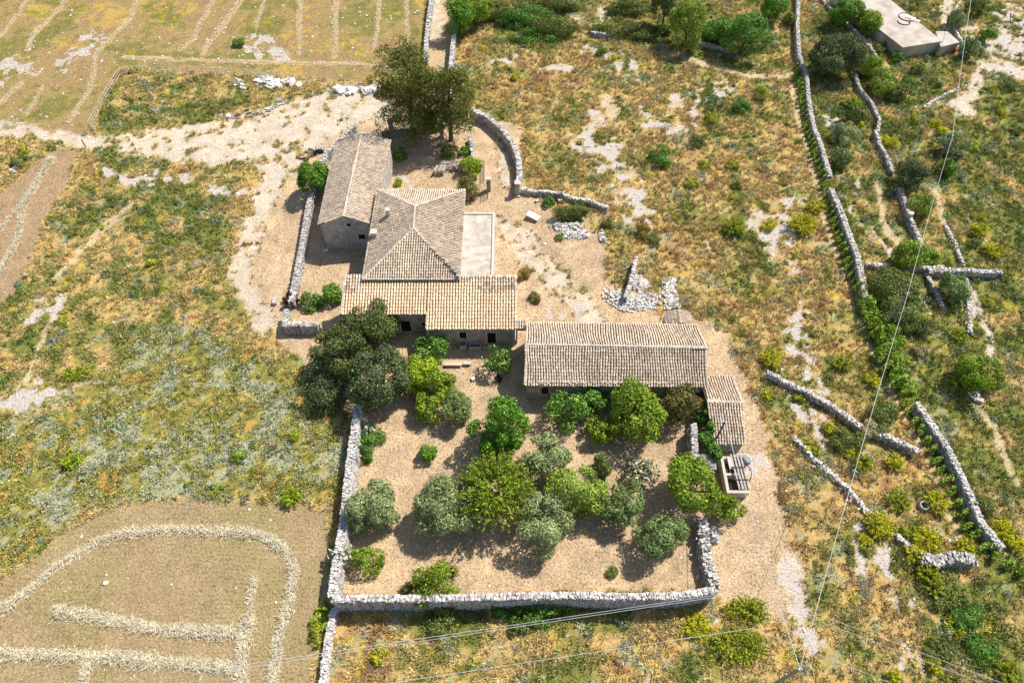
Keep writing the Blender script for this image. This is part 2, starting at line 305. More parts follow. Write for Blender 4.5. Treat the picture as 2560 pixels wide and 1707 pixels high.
# ------------------------------------------------------------------ ground: one sheet to the horizon
def axis(lo, hi, st, far):
    a = list(np.arange(lo, hi+1e-6, st)); s = st; v = lo
    pre = []; 
    while v > -far: s *= 1.35; v -= s; pre.append(v)
    s = st; v = hi; post = []
    while v < far: s *= 1.35; v += s; post.append(v)
    return np.array(pre[::-1]+a+post)
gx = axis(-92, 92, .24, 1400); gy = axis(4, 122, .24, 1400)
X2, Y2 = np.meshgrid(gx, gy); x = X2.ravel(); y = Y2.ravel()
ysafe = np.where((y > -20) & (y < 300), y, np.clip(y, -20, 300))
r = classify(x, ysafe)
col = scrubcol(x, ysafe, r)*np.array([.86, .78, .68])
def mixc(c, d, w): w = w[..., None]; return c*(1-w)+np.asarray(d)*w
n_a = fbm(x, y, 1.1, 61, 3); n_b = fbm(x, y, 5, 62, 3)
straw_g = np.array([.58, .42, .255])*(.5+.6*n_a+.42*fbm(x, y, 3, 63))[:, None]
col = mixc(col, np.array([.60, .46, .28])*(.75+.5*n_a)[:, None], r['path']*.85); col = mixc(col, straw_g, r['yard'])
fdcol = ramp(np.clip((fbm(x, y, 7, 71, 3)*.6+fbm(x, y, 1.2, 72, 3)*.4-.5)*3+.42, 0, 1), [(0, 'brown'), (.35, 'tan'), (.6, 'olive'), (.85, 'green'), (1, 'olive')])*.9+.04*np.array([1.2, 1, .4])
yp = (sstep(fbm(x, y, 6, 73, 3)*.6+fbm(x, y, .8, 74, 2)*.4, .58, .66))[:, None]*np.array([.18, .12, -.02]); fdcol = (fdcol+yp*(r['fd'][:, None]))*np.array([.74, .66, .62])
col = mixc(col, fdcol, r['fd']); col = mixc(col, (.55, .40, .22), r['wd'])
stripe = .5+.5*np.sin((y+fbm(x, y, 5, 12)*1.2)*2*math.pi/.74)
fe = np.array([.42, .30, .17])*(.75+.4*n_a)[:, None]; fe = mixc(fe, HC['olive']*.9, stripe*.55*sstep(fbm(x, y, 7, 66), .38, .62)+.15*stripe)
col = mixc(col, fe, r['fe']); fc = np.array([.40, .27, .155])*(.8+.4*n_a)[:, None]; col = mixc(col, fc, r['fc'])
col = mixc(col, (.62, .50, .29), r['we'])
col = mixc(col, np.array([.55, .40, .25]), r['track']*.8)
col = mixc(col, np.array([.62, .51, .385])*(.74+.5*n_a)[:, None], r['pale'])
col = np.clip(col, .01, .9)
me = bpy.data.meshes.new('ground'); nx, ny = len(gx), len(gy)
z = T(x, ysafe); V = np.stack([x, y, z], 1)
idx = np.arange(nx*ny).reshape(ny, nx); Q = np.stack([idx[:-1, :-1], idx[:-1, 1:], idx[1:, 1:], idx[1:, :-1]], -1).reshape(-1, 4)
me.vertices.add(len(V)); me.vertices.foreach_set('co', V.ravel()); me.loops.add(Q.size); me.loops.foreach_set('vertex_index', Q.ravel().astype(np.int32))
me.polygons.add(len(Q)); me.polygons.foreach_set('loop_start', (np.arange(len(Q))*4).astype(np.int32)); me.polygons.foreach_set('loop_total', np.full(len(Q), 4, np.int32))
me.update(calc_edges=True); me.polygons.foreach_set('use_smooth', np.ones(len(Q), bool))
ca = me.color_attributes.new('col', 'FLOAT_COLOR', 'POINT'); cc = np.ones((len(V), 4)); cc[:, :3] = col; ca.data.foreach_set('color', cc.ravel())
ca = me.color_attributes.new('rock', 'FLOAT_COLOR', 'POINT'); cc = np.zeros((len(V), 4)); cc[:, 0] = np.clip(r['rock'], 0, 1.2); cc[:, 1] = np.clip(r['pale']*.5+.2*r['yard'], 0, 1); cc[:, 3] = 1; ca.data.foreach_set('color', cc.ravel())
m = bpy.data.materials.new('earth_and_rock'); m.use_nodes = True; n = m.node_tree; L = n.links; p = n.nodes['Principled BSDF']; p.inputs['Roughness'].default_value = .95; p.inputs['Specular IOR Level'].default_value = .1
def nd(t, **k):
    q = n.nodes.new(t)
    for a, v in k.items(): setattr(q, a, v)
    return q
tc = nd('ShaderNodeTexCoord'); a1 = nd('ShaderNodeAttribute', attribute_name='col'); a2 = nd('ShaderNodeAttribute', attribute_name='rock')
def noise(sc, det=4, rough=.6):
    q = nd('ShaderNodeTexNoise'); q.inputs['Scale'].default_value = sc; q.inputs['Detail'].default_value = det; q.inputs['Roughness'].default_value = rough; L.new(tc.outputs['Object'], q.inputs['Vector']); return q
def mr(src, a, b, c, d):
    q = nd('ShaderNodeMapRange'); L.new(src, q.inputs[0]); [setattr(q.inputs[i+1], 'default_value', v) for i, v in enumerate((a, b, c, d))]; return q.outputs[0]
f1 = noise(4.5, 5, .7); f2 = noise(1.6, 4); f3 = noise(11, 3)
s1 = nd('ShaderNodeVectorMath', operation='SCALE'); L.new(a1.outputs['Color'], s1.inputs[0]); L.new(mr(f1.outputs[0], .3, .7, .55, 1.4), s1.inputs['Scale'])
# rock edge broken up by fine noise
sp = nd('ShaderNodeSeparateColor'); L.new(a2.outputs['Color'], sp.inputs[0])
ad = nd('ShaderNodeMath', operation='MULTIPLY_ADD'); L.new(f2.outputs[0], ad.inputs[0]); ad.inputs[1].default_value = 1.1; L.new(sp.outputs[0], ad.inputs[2])
ad2 = nd('ShaderNodeMath', operation='MULTIPLY_ADD'); L.new(f3.outputs[0], ad2.inputs[0]); ad2.inputs[1].default_value = .7; L.new(ad.outputs[0], ad2.inputs[2])
rk = mr(ad2.outputs[0], 1.43, 1.5, 0, 1)
rc = nd('ShaderNodeValToRGB'); L.new(f1.outputs[0], rc.inputs[0]); e = rc.color_ramp.elements; e[0].position = .34; e[0].color = (.30, .235, .18, 1); e[1].position = .52; e[1].color = (.60, .53, .47, 1)
mx = nd('ShaderNodeMix', data_type='RGBA'); L.new(rk, mx.inputs[0]); L.new(s1.outputs[0], mx.inputs[6]); L.new(rc.outputs[0], mx.inputs[7])
L.new(mx.outputs[2], p.inputs['Base Color'])
bu = nd('ShaderNodeBump'); bu.inputs['Distance'].default_value = .14; L.new(f1.outputs[0], bu.inputs['Height']); L.new(bu.outputs[0], p.inputs['Normal'])
me.materials.append(m); og = bpy.data.objects.new('ground', me); SC.collection.objects.link(og); tag(og, kind='structure')

# ------------------------------------------------------------------ buildings
TC = {'old': [(.56, .45, .33), (.62, .51, .38), (.50, .40, .29), (.40, .31, .23), (.56, .40, .26), (.66, .57, .46), (.58, .47, .35), (.33, .26, .2)],
      'new': [(.80, .56, .36), (.76, .50, .31), (.84, .63, .44), (.72, .46, .28)],
      'chap': [(.62, .49, .35), (.68, .58, .45), (.55, .41, .28), (.62, .52, .40), (.58, .41, .27), (.72, .64, .53), (.36, .28, .21)]}
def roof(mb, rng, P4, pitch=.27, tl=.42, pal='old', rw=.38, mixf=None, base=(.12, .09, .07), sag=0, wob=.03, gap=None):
    """pantiled slope: P4 = eave a, eave b, ridge b, ridge a"""
    P = np.array(P4, float)
    if np.linalg.norm(P[2]-P[3]) > .01:
        n_ = np.cross(P[2]-P[1], P[3]-P[1]); P[0, 2] = P[1, 2]-((P[0, :2]-P[1, :2])@n_[:2])/n_[2]
    e = P[1]-P[0]; e /= np.linalg.norm(e); nrm = np.cross(P[1]-P[0], P[3]-P[0]+(P[2]-P[1])); nrm /= np.linalg.norm(nrm)
    if nrm[2] < 0: nrm = -nrm; 
    s = np.cross(nrm, e)
    if s[2] < 0: s = -s
    uv = np.stack([(P-P[0])@e, (P-P[0])@s], 1)
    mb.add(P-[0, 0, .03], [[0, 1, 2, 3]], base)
    u = np.arange(uv[:, 0].min()+pitch/2, uv[:, 0].max(), pitch); v = np.arange(uv[:, 1].min()-.04, uv[:, 1].max(), tl*.86)
    U, Vv = np.meshgrid(u, v); U = U.ravel(); Vv = Vv.ravel()
    ccol = np.round(U/pitch)
    poly = [tuple(q) for q in uv]; cu, cv = uv.mean(0)
    ins = sdf(U, Vv+tl*.4, poly) > -.04
    if gap is not None: ins &= ~gap(U, Vv)
    U = U[ins]; Vv = Vv[ins]; ccol = ccol[ins]; n = len(U)
    U = U+wob*np.sin(Vv*1.1+ccol*.13)+wob*1.2*(fbm(U, Vv, 1.6, 5)-.5)+rng.normal(0, .008, n)
    Vv = Vv+rng.normal(0, .02, n)+(ccol % 2)*.05
    an = np.linspace(0, math.pi, 5); pr = np.stack([np.cos(an), np.sin(an)], 1)
    r0 = pitch*rw; V = np.zeros((n, 10, 3))
    lift = rng.uniform(.0, .02, n); sk = rng.normal(0, .018, n)
    for k, (dv, rr, hz) in enumerate([(0, r0, .055), (tl, r0*.82, .02)]):
        for j in range(5):
            uu = U+pr[j, 0]*rr+sk*(k-.5); hh = hz+pr[j, 1]*rr*.95+lift*(1-k)-(.03 if j in (0, 4) else 0)
            V[:, k*5+j] = P[0]+uu[:, None]*e+(Vv+dv)[:, None]*s+hh[:, None]*nrm
    if sag:
        mid = np.clip(U/uv[:, 0].max(), 0, 1); V[..., 2] -= (sag*np.sin(mid*math.pi)*fbm(U, Vv, 3, 8))[:, None]
    Fa = np.array([[j, j+1, j+6, j+5] for j in range(4)]); Fa = (Fa[None]+np.arange(n)[:, None, None]*10).reshape(-1, 4)
    pc = np.array(TC[pal]); pc = pc*.62+pc.mean(0)*.44; ci = rng.integers(0, len(pc), n); C = pc[ci]
    if mixf is not None:
        mk, pal2 = mixf; pc2 = np.array(TC[pal2]); c2 = pc2[rng.integers(0, len(pc2), n)]
        W3 = P[0]+U[:, None]*e+Vv[:, None]*s; C = np.where(mk(W3)[:, None], c2, C)
    C = np.clip(C*rng.uniform(.88, 1.12, n)[:, None]*(.88+.4*fbm(U, Vv, 2.5, 15))[:, None], 0, .85)
    mb.add(V.reshape(-1, 3), Fa, np.repeat(C, 4, axis=0))
def ridge(mb, rng, a, b, r=.13, C=(.60, .50, .38), z=.05):
    a = np.array(a, float); b = np.array(b, float); L_ = np.linalg.norm(b-a); n = max(2, int(L_/.4)); d = (b-a)/L_; side = np.cross(d, [0, 0, 1]); side /= np.linalg.norm(side); up = np.cross(side, d)
    if up[2] < 0: up = -up
    an = np.linspace(0, math.pi, 6)
    for i in range(n):
        p0 = a+d*(L_*i/n)+up*(z+rng.normal(0, .008)); p1 = a+d*(L_*(i+1.12)/n)+up*(z-.02); o = side*rng.normal(0, .012)
        V = [p0+o+side*math.cos(t)*r+up*math.sin(t)*r*.8 for t in an]+[p1+o+side*math.cos(t)*r*.85+up*math.sin(t)*r*.65 for t in an]
        mb.add(V, [[j, j+1, j+7, j+6] for j in range(5)], np.array(C)*rng.uniform(.75, 1.15))
def ridges(rf, rng, L):
    for a, b, *k in L:
        q = MB(); ridge(q, rng, a, b, *k); q = build(q, 'ridge_tiles', M_tile, rf); q.location = (0, 0, 0)
def opening(parent, name, x0, x1, z0, z1, y, m=M_dark, fr=.14, arch=False, label=None, sill=True):
    """window or door on a wall that faces -y at plane y: jambs, lintel and the dark leaf"""
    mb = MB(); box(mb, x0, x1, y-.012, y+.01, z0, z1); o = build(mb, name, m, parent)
    fb = MB(); box(fb, x0-fr, x0, y-.07, y+.01, z0, z1+fr); box(fb, x1, x1+fr, y-.07, y+.01, z0, z1+fr); box(fb, x0, x1, y-.068, y+.01, z1, z1+fr)
    if sill: box(fb, x0-fr, x1+fr, y-.12, y+.01, z0-.1, z0)
    f = build(fb, 'frame', M_trim, o); f.location = (0, 0, 0)
    if label: o['label'] = label
    return o
rng = np.random.default_rng(5)
# -- chapel-like long house
CBL = (-23.15, 59.35); CBR = (-16.95, 59.35); CTL = G(841.5, 353.5, 4.3); CTR = G(974.5, 352, 4.3); ez, az_ = 4.3, 5.65
cC = ((CBL[0]+CBR[0])/2, 59.35); cD = G(905.4, 334.4, 5.65)
ch = thing('chapel', 'narrow stone chapel with long tiled gable roof and small round window, left of the farmhouse', 'chapel', (*cC, 0))
mb = MB()
wbl, wbr, wtr, wtl = CBL, CBR, (CTR[0], 74.5), (CTL[0]+.1, 75.1)
V = [(*wbl, 0), (*wbr, 0), (*wtr, 0), (*wtl, 0), (*wbl, ez), (*wbr, ez), (*wtr, ez), (*wtl, ez), (*cC, az_), (cD[0], 74.8, az_)]
mb.add(V, [[0, 1, 5, 4], [1, 2, 6, 5], [2, 3, 7, 6], [3, 0, 4, 7]]); mb.add(V, [[4, 5, 8], [6, 7, 9]])
build(mb, 'wall', M_wall, ch)
rb = MB(); ov = .18
a_ = (cC[0], cC[1]-ov, az_+.06); b_ = (cD[0], cD[1]+.1, az_+.06)
roof(rb, rng, [(CTL[0]-ov, CTL[1]+.1, ez-.02), (CBL[0]-ov, CBL[1]-ov, ez-.02), a_, b_], pitch=.25, pal='chap')
roof(rb, rng, [(CBR[0]+ov, CBR[1]-ov, ez-.02), (CTR[0]+ov, CTR[1]+.1, ez-.02), b_, a_], pitch=.25, pal='chap')
rf = build(rb, 'roof', M_tile, ch)
rr = MB(); ridge(rr, rng, a_, b_, .13, (.68, .60, .48)); ridge(rr, rng, (CBL[0]-ov, CBL[1]-ov+.1, ez+.02), (a_[0], a_[1]+.1, a_[2]), .1); ridge(rr, rng, (CBR[0]+ov, CBR[1]-ov+.1, ez+.02), (a_[0], a_[1]+.1, a_[2]), .1)
ridge(rr, rng, (CTL[0]-ov, CTL[1], ez+.02), b_, .1); ridge(rr, rng, (CTR[0]+ov, CTR[1], ez+.02), b_, .1)
q = build(rr, 'ridge_tiles', M_tile, rf); q.location = (0, 0, 0)
yf = 59.35
x0, z0 = onY(700+632/3.675, 280+1035/3.675, yf)
mb = MB(); an = np.arange(20)*2*math.pi/20
mb.add([(x0+math.cos(t)*.27, yf-.03, z0+math.sin(t)*.27) for t in an]+[(x0, yf-.03, z0)], [[i, (i+1) % 20, 20] for i in range(20)])
rw_ = build(mb, 'round_window', M_dark, ch)
mb = MB()
mb.add([(x0+math.cos(t)*q_, yf-d_, z0+math.sin(t)*q_) for q_, d_ in ((.27, .07), (.40, .07), (.40, 0)) for t in an], [[i, (i+1) % 20, (i+1) % 20+20, i+20] for i in range(20)]+[[i+20, (i+1) % 20+20, (i+1) % 20+40, i+40] for i in range(20)])
q = build(mb, 'frame', M_trim, rw_); q.location = (0, 0, 0)
xa, za = onY(700+728/3.675, 280+1165/3.675, yf); xb, zb = onY(700+780/3.675, 280+1122/3.675, yf)
opening(ch, 'window', xa, xb, za, zb, yf)
xa, za = onY(700+612/3.675, 280+1158/3.675, yf); xb, zb = onY(700+690/3.675, 280+1088/3.675, yf)
opening(ch, 'blocked_door', xa, xb, .1, zb, yf, m=mat('infill_masonry', (.42, .36, .31), nscale=2, namt=.2), label='doorway walled up with pale stone')
# -- farmhouse: hipped main block, front wing, terrace
fh = thing('farmhouse', 'big stone farmhouse with hipped tile roof, lower front wing and flat side terrace', 'farmhouse', (-11, 50, 0))
hx0, hx1, hy0, hy1, hz = -16.62, -5.8, 49.75, 64.3, 5.25
rA = (*G(1037, 516, 6.95), 6.95); rB = (*G(1034, 571, 7.0), 7.0)
mb = MB(); box(mb, hx0+.2, hx1-.2, hy0+.2, hy1-.2, 0, hz); build(mb, 'wall', M_wall, fh)
rb = MB(); e0, e1, e2, e3 = (hx0, hy0, hz), (hx1, hy0, hz), (hx1, hy1, hz), (hx0, hy1, hz)
roof(rb, rng, [e0, e1, rB, rB], pal='old'); roof(rb, rng, [e1, e2, rA, rB], pal='old'); roof(rb, rng, [e2, e3, rA, rA], pal='old'); roof(rb, rng, [e3, e0, rB, rA], pal='old')
rf = build(rb, 'roof', M_tile, fh); rf['label'] = 'weathered hipped tile roof of the main block'
ridges(rf, rng, [(a, b, .14, (.62, .53, .41), .07) for a, b in ((e0, rB), (e1, rB), (e2, rA), (e3, rA), (rA, rB))]+[((a[0], a[1], a[2]+.02), (b[0], b[1], b[2]+.02), .09, (.52, .45, .37), .03) for a, b in ((e0, e1), (e3, e0), (e1, e2))])
for (cx, cy, cz, s) in ((G(970, 533, 6.4)[0], G(970, 533, 6.4)[1], 6.2, .22), (G(936, 588, 5.6)[0], G(936, 588, 5.6)[1], 5.4, .32)):
    cb = MB(); box(cb, cx-s, cx+s, cy-s, cy+s, cz-.6, cz+.75, (.5, .42, .33)); box(cb, cx-s-.06, cx+s+.06, cy-s-.06, cy+s+.06, cz+.75, cz+.85, (.6, .52, .42)); q = build(cb, 'chimney', M_tile, rf); q.location = (0, 0, 0)
tx0, tx1, ty0, ty1, tz = -5.98, -2.1, 50.55, 61.5, 4.2
_a = G(1166, 534, tz); _b = G(1237, 534, tz); _c = G(1232, 690, tz); tx1 = (_b[0]+_c[0])/2; ty1 = _b[1]; ty0 = 50.35
mb = MB(); box(mb, tx0, tx1, ty0, ty1, 0, tz); build(mb, 'terrace', M_conc, fh)['label'] = 'flat pale concrete terrace along the right side'
mb = MB(); box(mb, tx1-.22, tx1+.05, ty0, ty1, tz+.003, tz+.16, (.62, .56, .49)); box(mb, tx0+.05, tx1-.22, ty1-.2, ty1+.04, tz+.003, tz+.14, (.6, .54, .47)); build(mb, 'terrace_kerb', M_stone, fh)
wx0, wx1, wxs = -18.75, .45, -9.4; wyb = 50.25; wf = lambda y: 3.3+.3*(y-44.35)
mb = MB()
def wallbox(x0, x1, y0, y1):
    V = [(x0, y0, 0), (x1, y0, 0), (x1, y1, 0), (x0, y1, 0), (x0, y0, wf(y0)-.05), (x1, y0, wf(y0)-.05), (x1, y1, wf(y1)-.05), (x0, y1, wf(y1)-.05)]; mb.add(V, BF)
wallbox(wx0+.15, wxs, 46.15, 50.1); wallbox(wxs, wx1-.12, 44.5, 50.1)
build(mb, 'wing_wall', M_wall2, fh)
oldm = lambda W: ((W[:, 0] > -3.75) & (W[:, 1] > 48.2)) | ((W[:, 0] < -16.75) & (W[:, 1] > 48.4)) | ((W[:, 0] > -5.5) & (W[:, 1] > 49.3)) | (W[:, 1] > 49.75)
rb = MB(); roof(rb, rng, [(wx0, 46.0, wf(46.0)), (wxs-.02, 46.0, wf(46.0)), (wxs-.02, 50.3, wf(50.3)), (wx0, 50.3, wf(50.3))], pitch=.31, tl=.5, pal='new', mixf=(oldm, 'chap'), wob=.01, base=(.40, .27, .17))
roof(rb, rng, [(wxs+.02, 44.3, wf(44.3)+.05), (wx1, 44.3, wf(44.3)+.05), (wx1, 50.3, wf(50.3)+.05), (wxs+.02, 50.3, wf(50.3)+.05)], pitch=.31, tl=.5, pal='new', mixf=(oldm, 'chap'), wob=.01, base=(.40, .27, .17))
rf = build(rb, 'wing_roof', M_tile, fh); rf['label'] = 'lower wing roof in newer orange tiles with older grey corners'
ridges(rf, rng, [((wx0, 46.1, wf(46.1)), (wx0, 50.3, wf(50.3)), .12, (.6, .53, .43)), ((wx1-.08, 44.4, wf(44.4)+.05), (wx1-.08, 50.3, wf(50.3)+.05), .13, (.6, .53, .43)), ((tx0+.1, 50.3, wf(50.3)+.05), (wx1, 50.3, wf(50.3)+.05), .12, (.6, .53, .43)), ((wxs+.05, 44.4, wf(44.4)+.05), (wxs+.05, 46.2, wf(46.2)+.05), .1, (.6, .5, .38))])
def opx(parent, name, zx0, zy0, zx1, zy1, y, base=(700, 620), **k):
    xa, za = onY(base[0]+zx0/3.675, base[1]+zy1/3.675, y); xb, zb = onY(base[0]+zx1/3.675, base[1]+zy0/3.675, y)
    return opening(parent, name, xa, xb, max(za, .08), zb, y, **k)
opx(fh, 'door', 1122, 665, 1192, 762, 46.15, sill=False, label='dark doorway in the recessed part beside the big dark trees'); opx(fh, 'window', 1304, 682, 1338, 712, 46.15, label='tiny square window in the recessed wall')
opx(fh, 'window', 1652, 768, 1712, 826, 44.5, label='window above the stone sink'); opx(fh, 'door', 1908, 775, 1982, 870, 44.5, sill=False, label='dark doorway near the right end of the wing')
for xa_ in (-9.42, wx1-.42): q = MB(); box(q, xa_, xa_+.32, 44.46, 44.49, 0, 3.1, (.5, .45, .39)); build(q, 'quoin', M_stone, fh)
# -- covered gateway linking house and barn
ga = thing('gateway', 'small tiled gateway lintel spanning the gap between farmhouse wing and long barn', 'gateway', (.9, 45, 0))
mb = MB(); box(mb, wx1+.0, 1.52, 44.7, 45.3, 2.55, 3.1); box(mb, wx1+.0, wx1+.14, 44.72, 45.28, 0, 2.55); build(mb, 'lintel', M_wall2, ga)
rb = MB(); roof(rb, rng, [(wx1+.02, 44.55, 3.12), (1.5, 44.55, 3.12), (1.5, 45.5, 3.45), (wx1+.02, 45.5, 3.45)], pal='old'); build(rb, 'roof', M_tile, ga)
# -- barn
bz = 3.2; bfl = G(1311, 962, bz); bfr = G(1771, 967, bz); bbl = G(1317, 806, bz); bbr = G(1742, 812, bz)
rl = G(1316, 861, 4.75); rr_ = G(1767, 869, 4.75)
bn = thing('barn', 'long low stone barn under a sagging double-pitched tile roof facing the orchard', 'barn', ((bfl[0]+bfr[0])/2, 41, 0))
mb = MB(); i_ = .22
V = [(bfl[0]+i_, bfl[1]+i_, 0), (bfr[0]-i_, bfr[1]+i_, 0), (bbr[0]-i_, bbr[1]-i_, 0), (bbl[0]+i_, bbl[1]-i_, 0)]; V = V+[(a, b, bz-.02) for a, b, c in V]+[(rl[0]+i_, rl[1], 4.65), (rr_[0]-i_, rr_[1], 4.65)]
mb.add(V, [[0, 1, 5, 4], [1, 2, 6, 5], [2, 3, 7, 6], [3, 0, 4, 7]]); mb.add(V, [[5, 6, 9], [7, 4, 8]]); build(mb, 'wall', M_wall2, bn)
rb = MB(); R1 = (rl[0], rl[1], 4.75); R2 = (rr_[0], rr_[1], 4.75)
hole = lambda U, W: (np.abs(U-2.2) < 1.15) & (W > 5.05) & (fbm(U, W, .5, 3) > .38)
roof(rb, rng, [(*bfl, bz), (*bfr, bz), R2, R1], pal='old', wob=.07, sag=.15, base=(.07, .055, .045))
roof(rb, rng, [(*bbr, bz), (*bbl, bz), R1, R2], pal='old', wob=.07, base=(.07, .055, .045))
rf = build(rb, 'roof', M_tile, bn); rr = MB(); ridge(rr, rng, R1, R2, .13, (.62, .53, .42), .03); ridge(rr, rng, (*bfl, bz), R1, .1); ridge(rr, rng, (bfr[0]-.1, bfr[1], bz), (R2[0]-.1, R2[1], R2[2]), .11); ridge(rr, rng, (bbl[0]+.05, bbl[1], bz), R1, .1); ridge(rr, rng, (bbr[0]-.05, bbr[1], bz), R2, .1)
ridge(rr, rng, (bbl[0], bbl[1]-.05, bz), (bbr[0], bbr[1]-.05, bz), .1, (.5, .44, .36))
ns = 150; t = rng.uniform(0, 1, ns); P = np.stack([bfl[0]+(bfr[0]-bfl[0])*t, bfl[1]+.05+rng.uniform(0, .5, ns), np.full(ns, bz+.14)], 1)
stones(rr, rng, P, np.stack([rng.uniform(.07, .14, ns), rng.uniform(.06, .1, ns), rng.uniform(.03, .07, ns)], 1), np.array([(.55, .46, .36)])*rng.uniform(.6, 1.1, (ns, 1)))
q = build(rr, 'ridge_tiles', M_tile, rf); q.location = (0, 0, 0)
by = bfl[1]+i_
for (a, b, c, d) in ((272, 1278, 378, 1330), (636, 1290, 740, 1330), (1330, 1300, 1430, 1340)):
    xa, zt = onY(1280+a/3.675, 620+b/3.675, by); xb, _ = onY(1280+c/3.675, 620+b/3.675, by); zt = min(zt, 2.75)
    mb = MB(); an = np.linspace(0, math.pi, 9); cx = (xa+xb)/2; hw = (xb-xa)/2
    pts = [(xa, 1.2), (xb, 1.2)]+[(cx+math.cos(t)*hw, zt-.3+math.sin(t)*.3) for t in an]
    mb.add([(p_[0], by-.03, p_[1]) for p_ in pts]+[(cx, by-.03, 1.8)], [[i, (i+1) % len(pts), len(pts)] for i in range(len(pts))])
    wo = build(mb, 'window', M_dark, bn); wo['label'] = 'low arched opening under the barn eave'
# -- small shed right of the barn
A0 = G(1771, 940, 2.0); A1 = G(1832, 940, 2.0); Rl = G(1767, 1003, 2.9); Rr = G(1856, 1006, 2.9); F0 = G(1800, 1110, 1.9); F1 = G(1863, 1112, 1.9); F0 = (Rl[0]+.25, F0[1]); A0 = (Rl[0], A0[1])
sh = thing('shed', 'small tiled stone shed at the right end of the barn behind the utility pole', 'shed', ((F0[0]+F1[0])/2, Rr[1], 0))
mb = MB(); j_ = .15
V = [(F0[0]+j_, F0[1]+j_, 0), (F1[0]-j_, F1[1]+j_, 0), (A1[0]-j_, A1[1]-j_, 0), (A0[0]+j_, A0[1]-j_, 0)]; V = V+[(a, b, z_) for (a, b, c), z_ in zip(V, (1.85, 1.85, 1.95, 1.95))]+[(Rl[0]+j_, Rl[1], 2.8), (Rr[0]-j_, Rr[1], 2.8)]
mb.add(V, [[0, 1, 5, 4], [2, 3, 7, 6]]); mb.add(V, [[0, 4, 8], [1, 9, 5]]); mb.add(V, [[1, 2, 6, 9], [3, 0, 8, 7]]); build(mb, 'wall', M_wall2, sh)
rb = MB(); r1 = (*Rl, 2.9); r2 = (*Rr, 2.9); roof(rb, rng, [(*F0, 1.9), (*F1, 1.9), r2, r1], pal='old', wob=.04); roof(rb, rng, [(*A1, 2.0), (*A0, 2.0), r1, r2], pal='old', wob=.04)
rf = build(rb, 'roof', M_tile, sh); rr = MB(); ridge(rr, rng, r1, r2, .13, (.62, .52, .42)); ridge(rr, rng, (F1[0]-.05, F1[1], 1.92), r2, .11); ridge(rr, rng, (A1[0]-.05, A1[1], 2.02), r2, .11); q = build(rr, 'ridge_tiles', M_tile, rf); q.location = (0, 0, 0)
xa, za = onY(1280+1920/3.675, 940+640/3.675, F0[1]+j_); opening(sh, 'window', xa, xa+.35, 1.2, 1.45, F0[1]+j_, fr=.06)
# -- hut behind the barn
hA = G(1661, 778, 2.1); hB = G(1728, 778, 2.1); hC = G(1697, 776, 2.5); hD = G(1700, 812, 2.5)
hu = thing('tiled_hut', 'tiny tiled hut tucked behind the right end of the barn', 'hut', (hC[0], (hC[1]+hD[1])/2, 0))
y0, y1 = hD[1]+.2, hC[1]; xl, xr = G(1663, 800, 2.1)[0], G(1727, 800, 2.1)[0]; xm = hC[0]
mb = MB(); V = [(xl+.1, y0, 0), (xr-.1, y0, 0), (xr-.1, y1, 0), (xl+.1, y1, 0), (xl+.1, y0, 2.05), (xr-.1, y0, 2.05), (xr-.1, y1, 2.05), (xl+.1, y1, 2.05), (xm, y0, 2.45), (xm, y1, 2.45)]
mb.add(V, [[0, 1, 5, 4], [1, 2, 6, 5], [2, 3, 7, 6], [3, 0, 4, 7]]); mb.add(V, [[4, 5, 8], [6, 7, 9]]); build(mb, 'wall', M_wall2, hu)
rb = MB(); roof(rb, rng, [(xl, y1+.1, 2.08), (xl, y0, 2.08), (xm, y0, 2.5), (xm, y1+.1, 2.5)], pal='old'); roof(rb, rng, [(xr, y0, 2.08), (xr, y1+.1, 2.08), (xm, y1+.1, 2.5), (xm, y0, 2.5)], pal='old'); ridge(rb, rng, (xm, y0, 2.5), (xm, y1+.1, 2.5), .11); build(rb, 'roof', M_tile, hu)
# lattice frame standing behind the hut
c = G(1710, 762, .9); mb = MB()
fr_ = thing('garden_trellis', 'pale wooden lattice frame leaning behind the tiny hut', 'trellis', (c[0], c[1], 0))
for i in range(4): beam(mb, (c[0]-1.1+i*.73, c[1]+.2, 0), (c[0]-1.1+i*.73, c[1]+.9, 1.5), .04)
for i in range(3): s_ = i/2; beam(mb, (c[0]-1.12, c[1]+.2+.7*s_, .1+1.35*s_), (c[0]+1.12, c[1]+.2+.7*s_, .1+1.35*s_), .04)
build(mb, 'slats', M_wood, fr_)
# -- roofless cistern with beams
cz = 1.2; C0 = G(1795, 1140, cz); C1 = G(1868, 1140, cz); C2 = G(1873, 1232, cz); C3 = G(1824, 1236, cz)
ci = thing('cistern', 'roofless block cistern bridged by grey concrete joists at the foot of the shed', 'cistern', ((C0[0]+C2[0])/2, (C0[1]+C2[1])/2, 0))
mb = MB(); th = .28
x0, x1, y0, y1 = C0[0]+.1, C2[0], C2[1], C0[1]
x0 = (C0[0]+C3[0])/2
cc_ = (.56, .49, .41)
box(mb, x0, x0+th, y0, y1, 0, cz, cc_); box(mb, x1-th, x1, y0, y1, 0, cz-.02, cc_); box(mb, x0+th, x1-th, y0, y0+th, 0, cz, cc_); box(mb, x0+th, x1-th, y1-th, y1, 0, cz-.01, cc_); box(mb, x0+th, x1-th, (y0+y1)/2, (y0+y1)/2+.22, 0, cz-.2, cc_)
build(mb, 'wall', M_stone, ci)
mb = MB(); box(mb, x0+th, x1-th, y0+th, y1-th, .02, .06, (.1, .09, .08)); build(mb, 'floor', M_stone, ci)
for i in range(4):
    mb = MB(); xx = x0+1.15+i*.26; obox(mb, (xx+.05*i, (y0+y1)/2+.25, cz+.08), (.08, 1.85, .06), .05); build(mb, 'joist', M_wood, ci)
